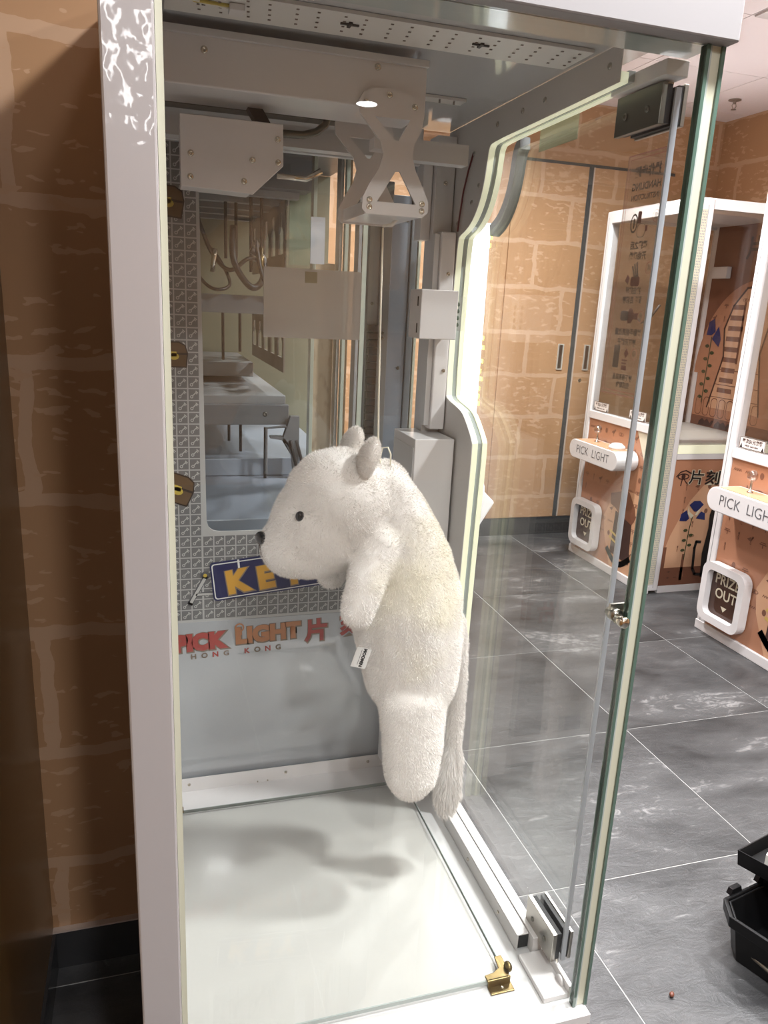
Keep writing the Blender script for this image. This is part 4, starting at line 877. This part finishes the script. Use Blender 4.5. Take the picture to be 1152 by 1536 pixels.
# string
ST = thing('hanging_string', 'thin white string from the hourglass bracket to the plush', 'string', (.335, 1.12, 1.10))
MB().tube([(.329,1.12,1.4455),(.331,1.12,1.33),(.334,1.12,1.2),(.3365,1.118,1.12),(.338,1.116,1.100)], .0014, 6).build('cord', 'string', ST, True)
MB().tube([(.338,1.116,1.104),(.341,1.110,1.127),(.349,1.108,1.128),(.353,1.105,1.118),(.353,1.104,1.100)], .0013, 6).build('loose_end', 'string', ST, True)
MB().tube([(.337,1.116,1.118),(.331,1.104,1.105),(.331,1.09,1.085),(.337,1.09,1.072)], .0013, 6).build('loose_end', 'string', ST, True)
MB().ell((.338,1.114,1.103), (.0035,.0035,.006), 10, 8).build('knot', 'string', ST, True)

# ================================================================ tool box on the floor and small things
def ptub(name, parent, poly, z0, z1, scale, t, mat='black_plastic', bottom=True):
    """open plastic tub with a polygonal outline, tapering to scale at its foot"""
    cx = sum(p[0] for p in poly)/len(poly); cy = sum(p[1] for p in poly)/len(poly); N = len(poly); d = math.hypot(poly[0][0]-cx, poly[0][1]-cy)
    def ring(k, z): return [(cx+(x-cx)*k, cy+(y-cy)*k, z) for x, y in poly]
    ki = 1-t/d; v = ring(scale, z0)+ring(1, z1)+ring(ki, z1)+ring(scale*ki, z0+t); f = []
    for k in range(N):
        j = (k+1) % N; f += [(k,j,N+j,N+k),(N+k,N+j,2*N+j,2*N+k),(2*N+k,2*N+j,3*N+j,3*N+k)]
        if not bottom: f.append((3*N+k,3*N+j,j,k))
    if bottom: f += [tuple(range(N-1,-1,-1)), tuple(range(3*N,4*N))]
    return MB().add(v, f).build(name, mat, parent, bevel=.0025)
BXP = [(1.178,1.115),(1.152,1.066),(1.235,.86),(1.275,.84),(1.44,.875),(1.465,.92),(1.39,1.13),(1.35,1.15)]
TB = thing('tool_box', 'open black plastic tool box standing on the slate floor tiles', 'tool box', (1.30,1.0,0))
ptub('body', TB, [(1.31+(x-1.31)*.93, 1.0+(y-1.0)*.93) for x,y in BXP], 0, .1085, .88, .005)
ptub('rim', TB, BXP, .085, .112, .985, .010, bottom=False)
for x, y in ((1.215,1.125),(1.305,1.143)):
    MB().prism([(-.02,0),(.02,0),(.014,.014),(-.014,.014)], (x,y,.1125), (.98,.2,0),(0,0,1),(-.2,.98,0), -.006, .006).build('latch_lug', 'black_plastic', TB, bevel=.001)
MB().tube([(1.195,1.035,.03),(1.192,1.025,.036),(1.200,.99,.034),(1.215,.95,.030),(1.228,.915,.024)], .0045, 8).build('bail_handle', 'hose', TB, True)
for x, y in ((1.30,1.125),(1.36,1.125)): MB().box(x, x+.016, y, y+.006, .10, .166).build('tray_arm', 'black_plastic', TB)
TRP = [(1.225,1.147),(1.34,.90),(1.53,.95),(1.415,1.197)]
ptub('lift_tray', TB, TRP, .165, .203, .97, .004)
PK = thing('printed_packet', 'crumpled white printed packet lying in the black tool box tray', 'packet', (1.36,1.07,.170))
noisecol('packet_print', (.78,.76,.70), (.06,.055,.05), 45, .35, .48, .53, detail=4, coat=.3); pmat('packet_pink', (.75,.35,.38), .4); pmat('packet_yellow', (.75,.62,.12), .4)
nx, ny = 9, 7; V = []
for i in range(nx):
    for j in range(ny):
        u, v = i/(nx-1), j/(ny-1); V.append((1.285+.10*u+.07*v, 1.125+.028*u-.15*v, .190+.008*math.sin(i*1.3+j)+.006*math.cos(j*1.7)+.012*u))
V2 = [(x,y,.1705) for x,y,z in V]; F = []
for i in range(nx-1):
    for j in range(ny-1):
        a = i*ny+j; k = nx*ny; F += [(a,a+1,a+ny+1,a+ny), (k+a,k+a+ny,k+a+ny+1,k+a+1)]
for i in range(nx-1):
    for j in (0,ny-1): a = i*ny+j; F.append((a,a+ny,a+ny+nx*ny,a+nx*ny))
for j in range(ny-1):
    for i in (0,nx-1): a = i*ny+j; F.append((a,a+1,a+1+nx*ny,a+nx*ny))
MB().add(V+V2, F).build('wrapper', 'packet_print', PK)
MB().ell((1.325,1.085,.204), (.014,.012,.004), 14, 8).build('pink_emblem', 'packet_pink', PK)
pmat('nut_brown', (.16,.055,.035), .4)
NT = thing('hazelnut', 'tiny reddish brown nut lying on the grey floor tile', 'nut', (.985,1.012,0))
MB().ell((.985,1.012,.0052), (.006,.005,.005), 14, 10, Matrix.Rotation(.6,3,'Z')).build('kernel', 'nut_brown', NT, True)
MB().ell((.9895,1.0155,.0052), (.0022,.0022,.003), 10, 8).build('cap', 'chest_brown', NT, True)
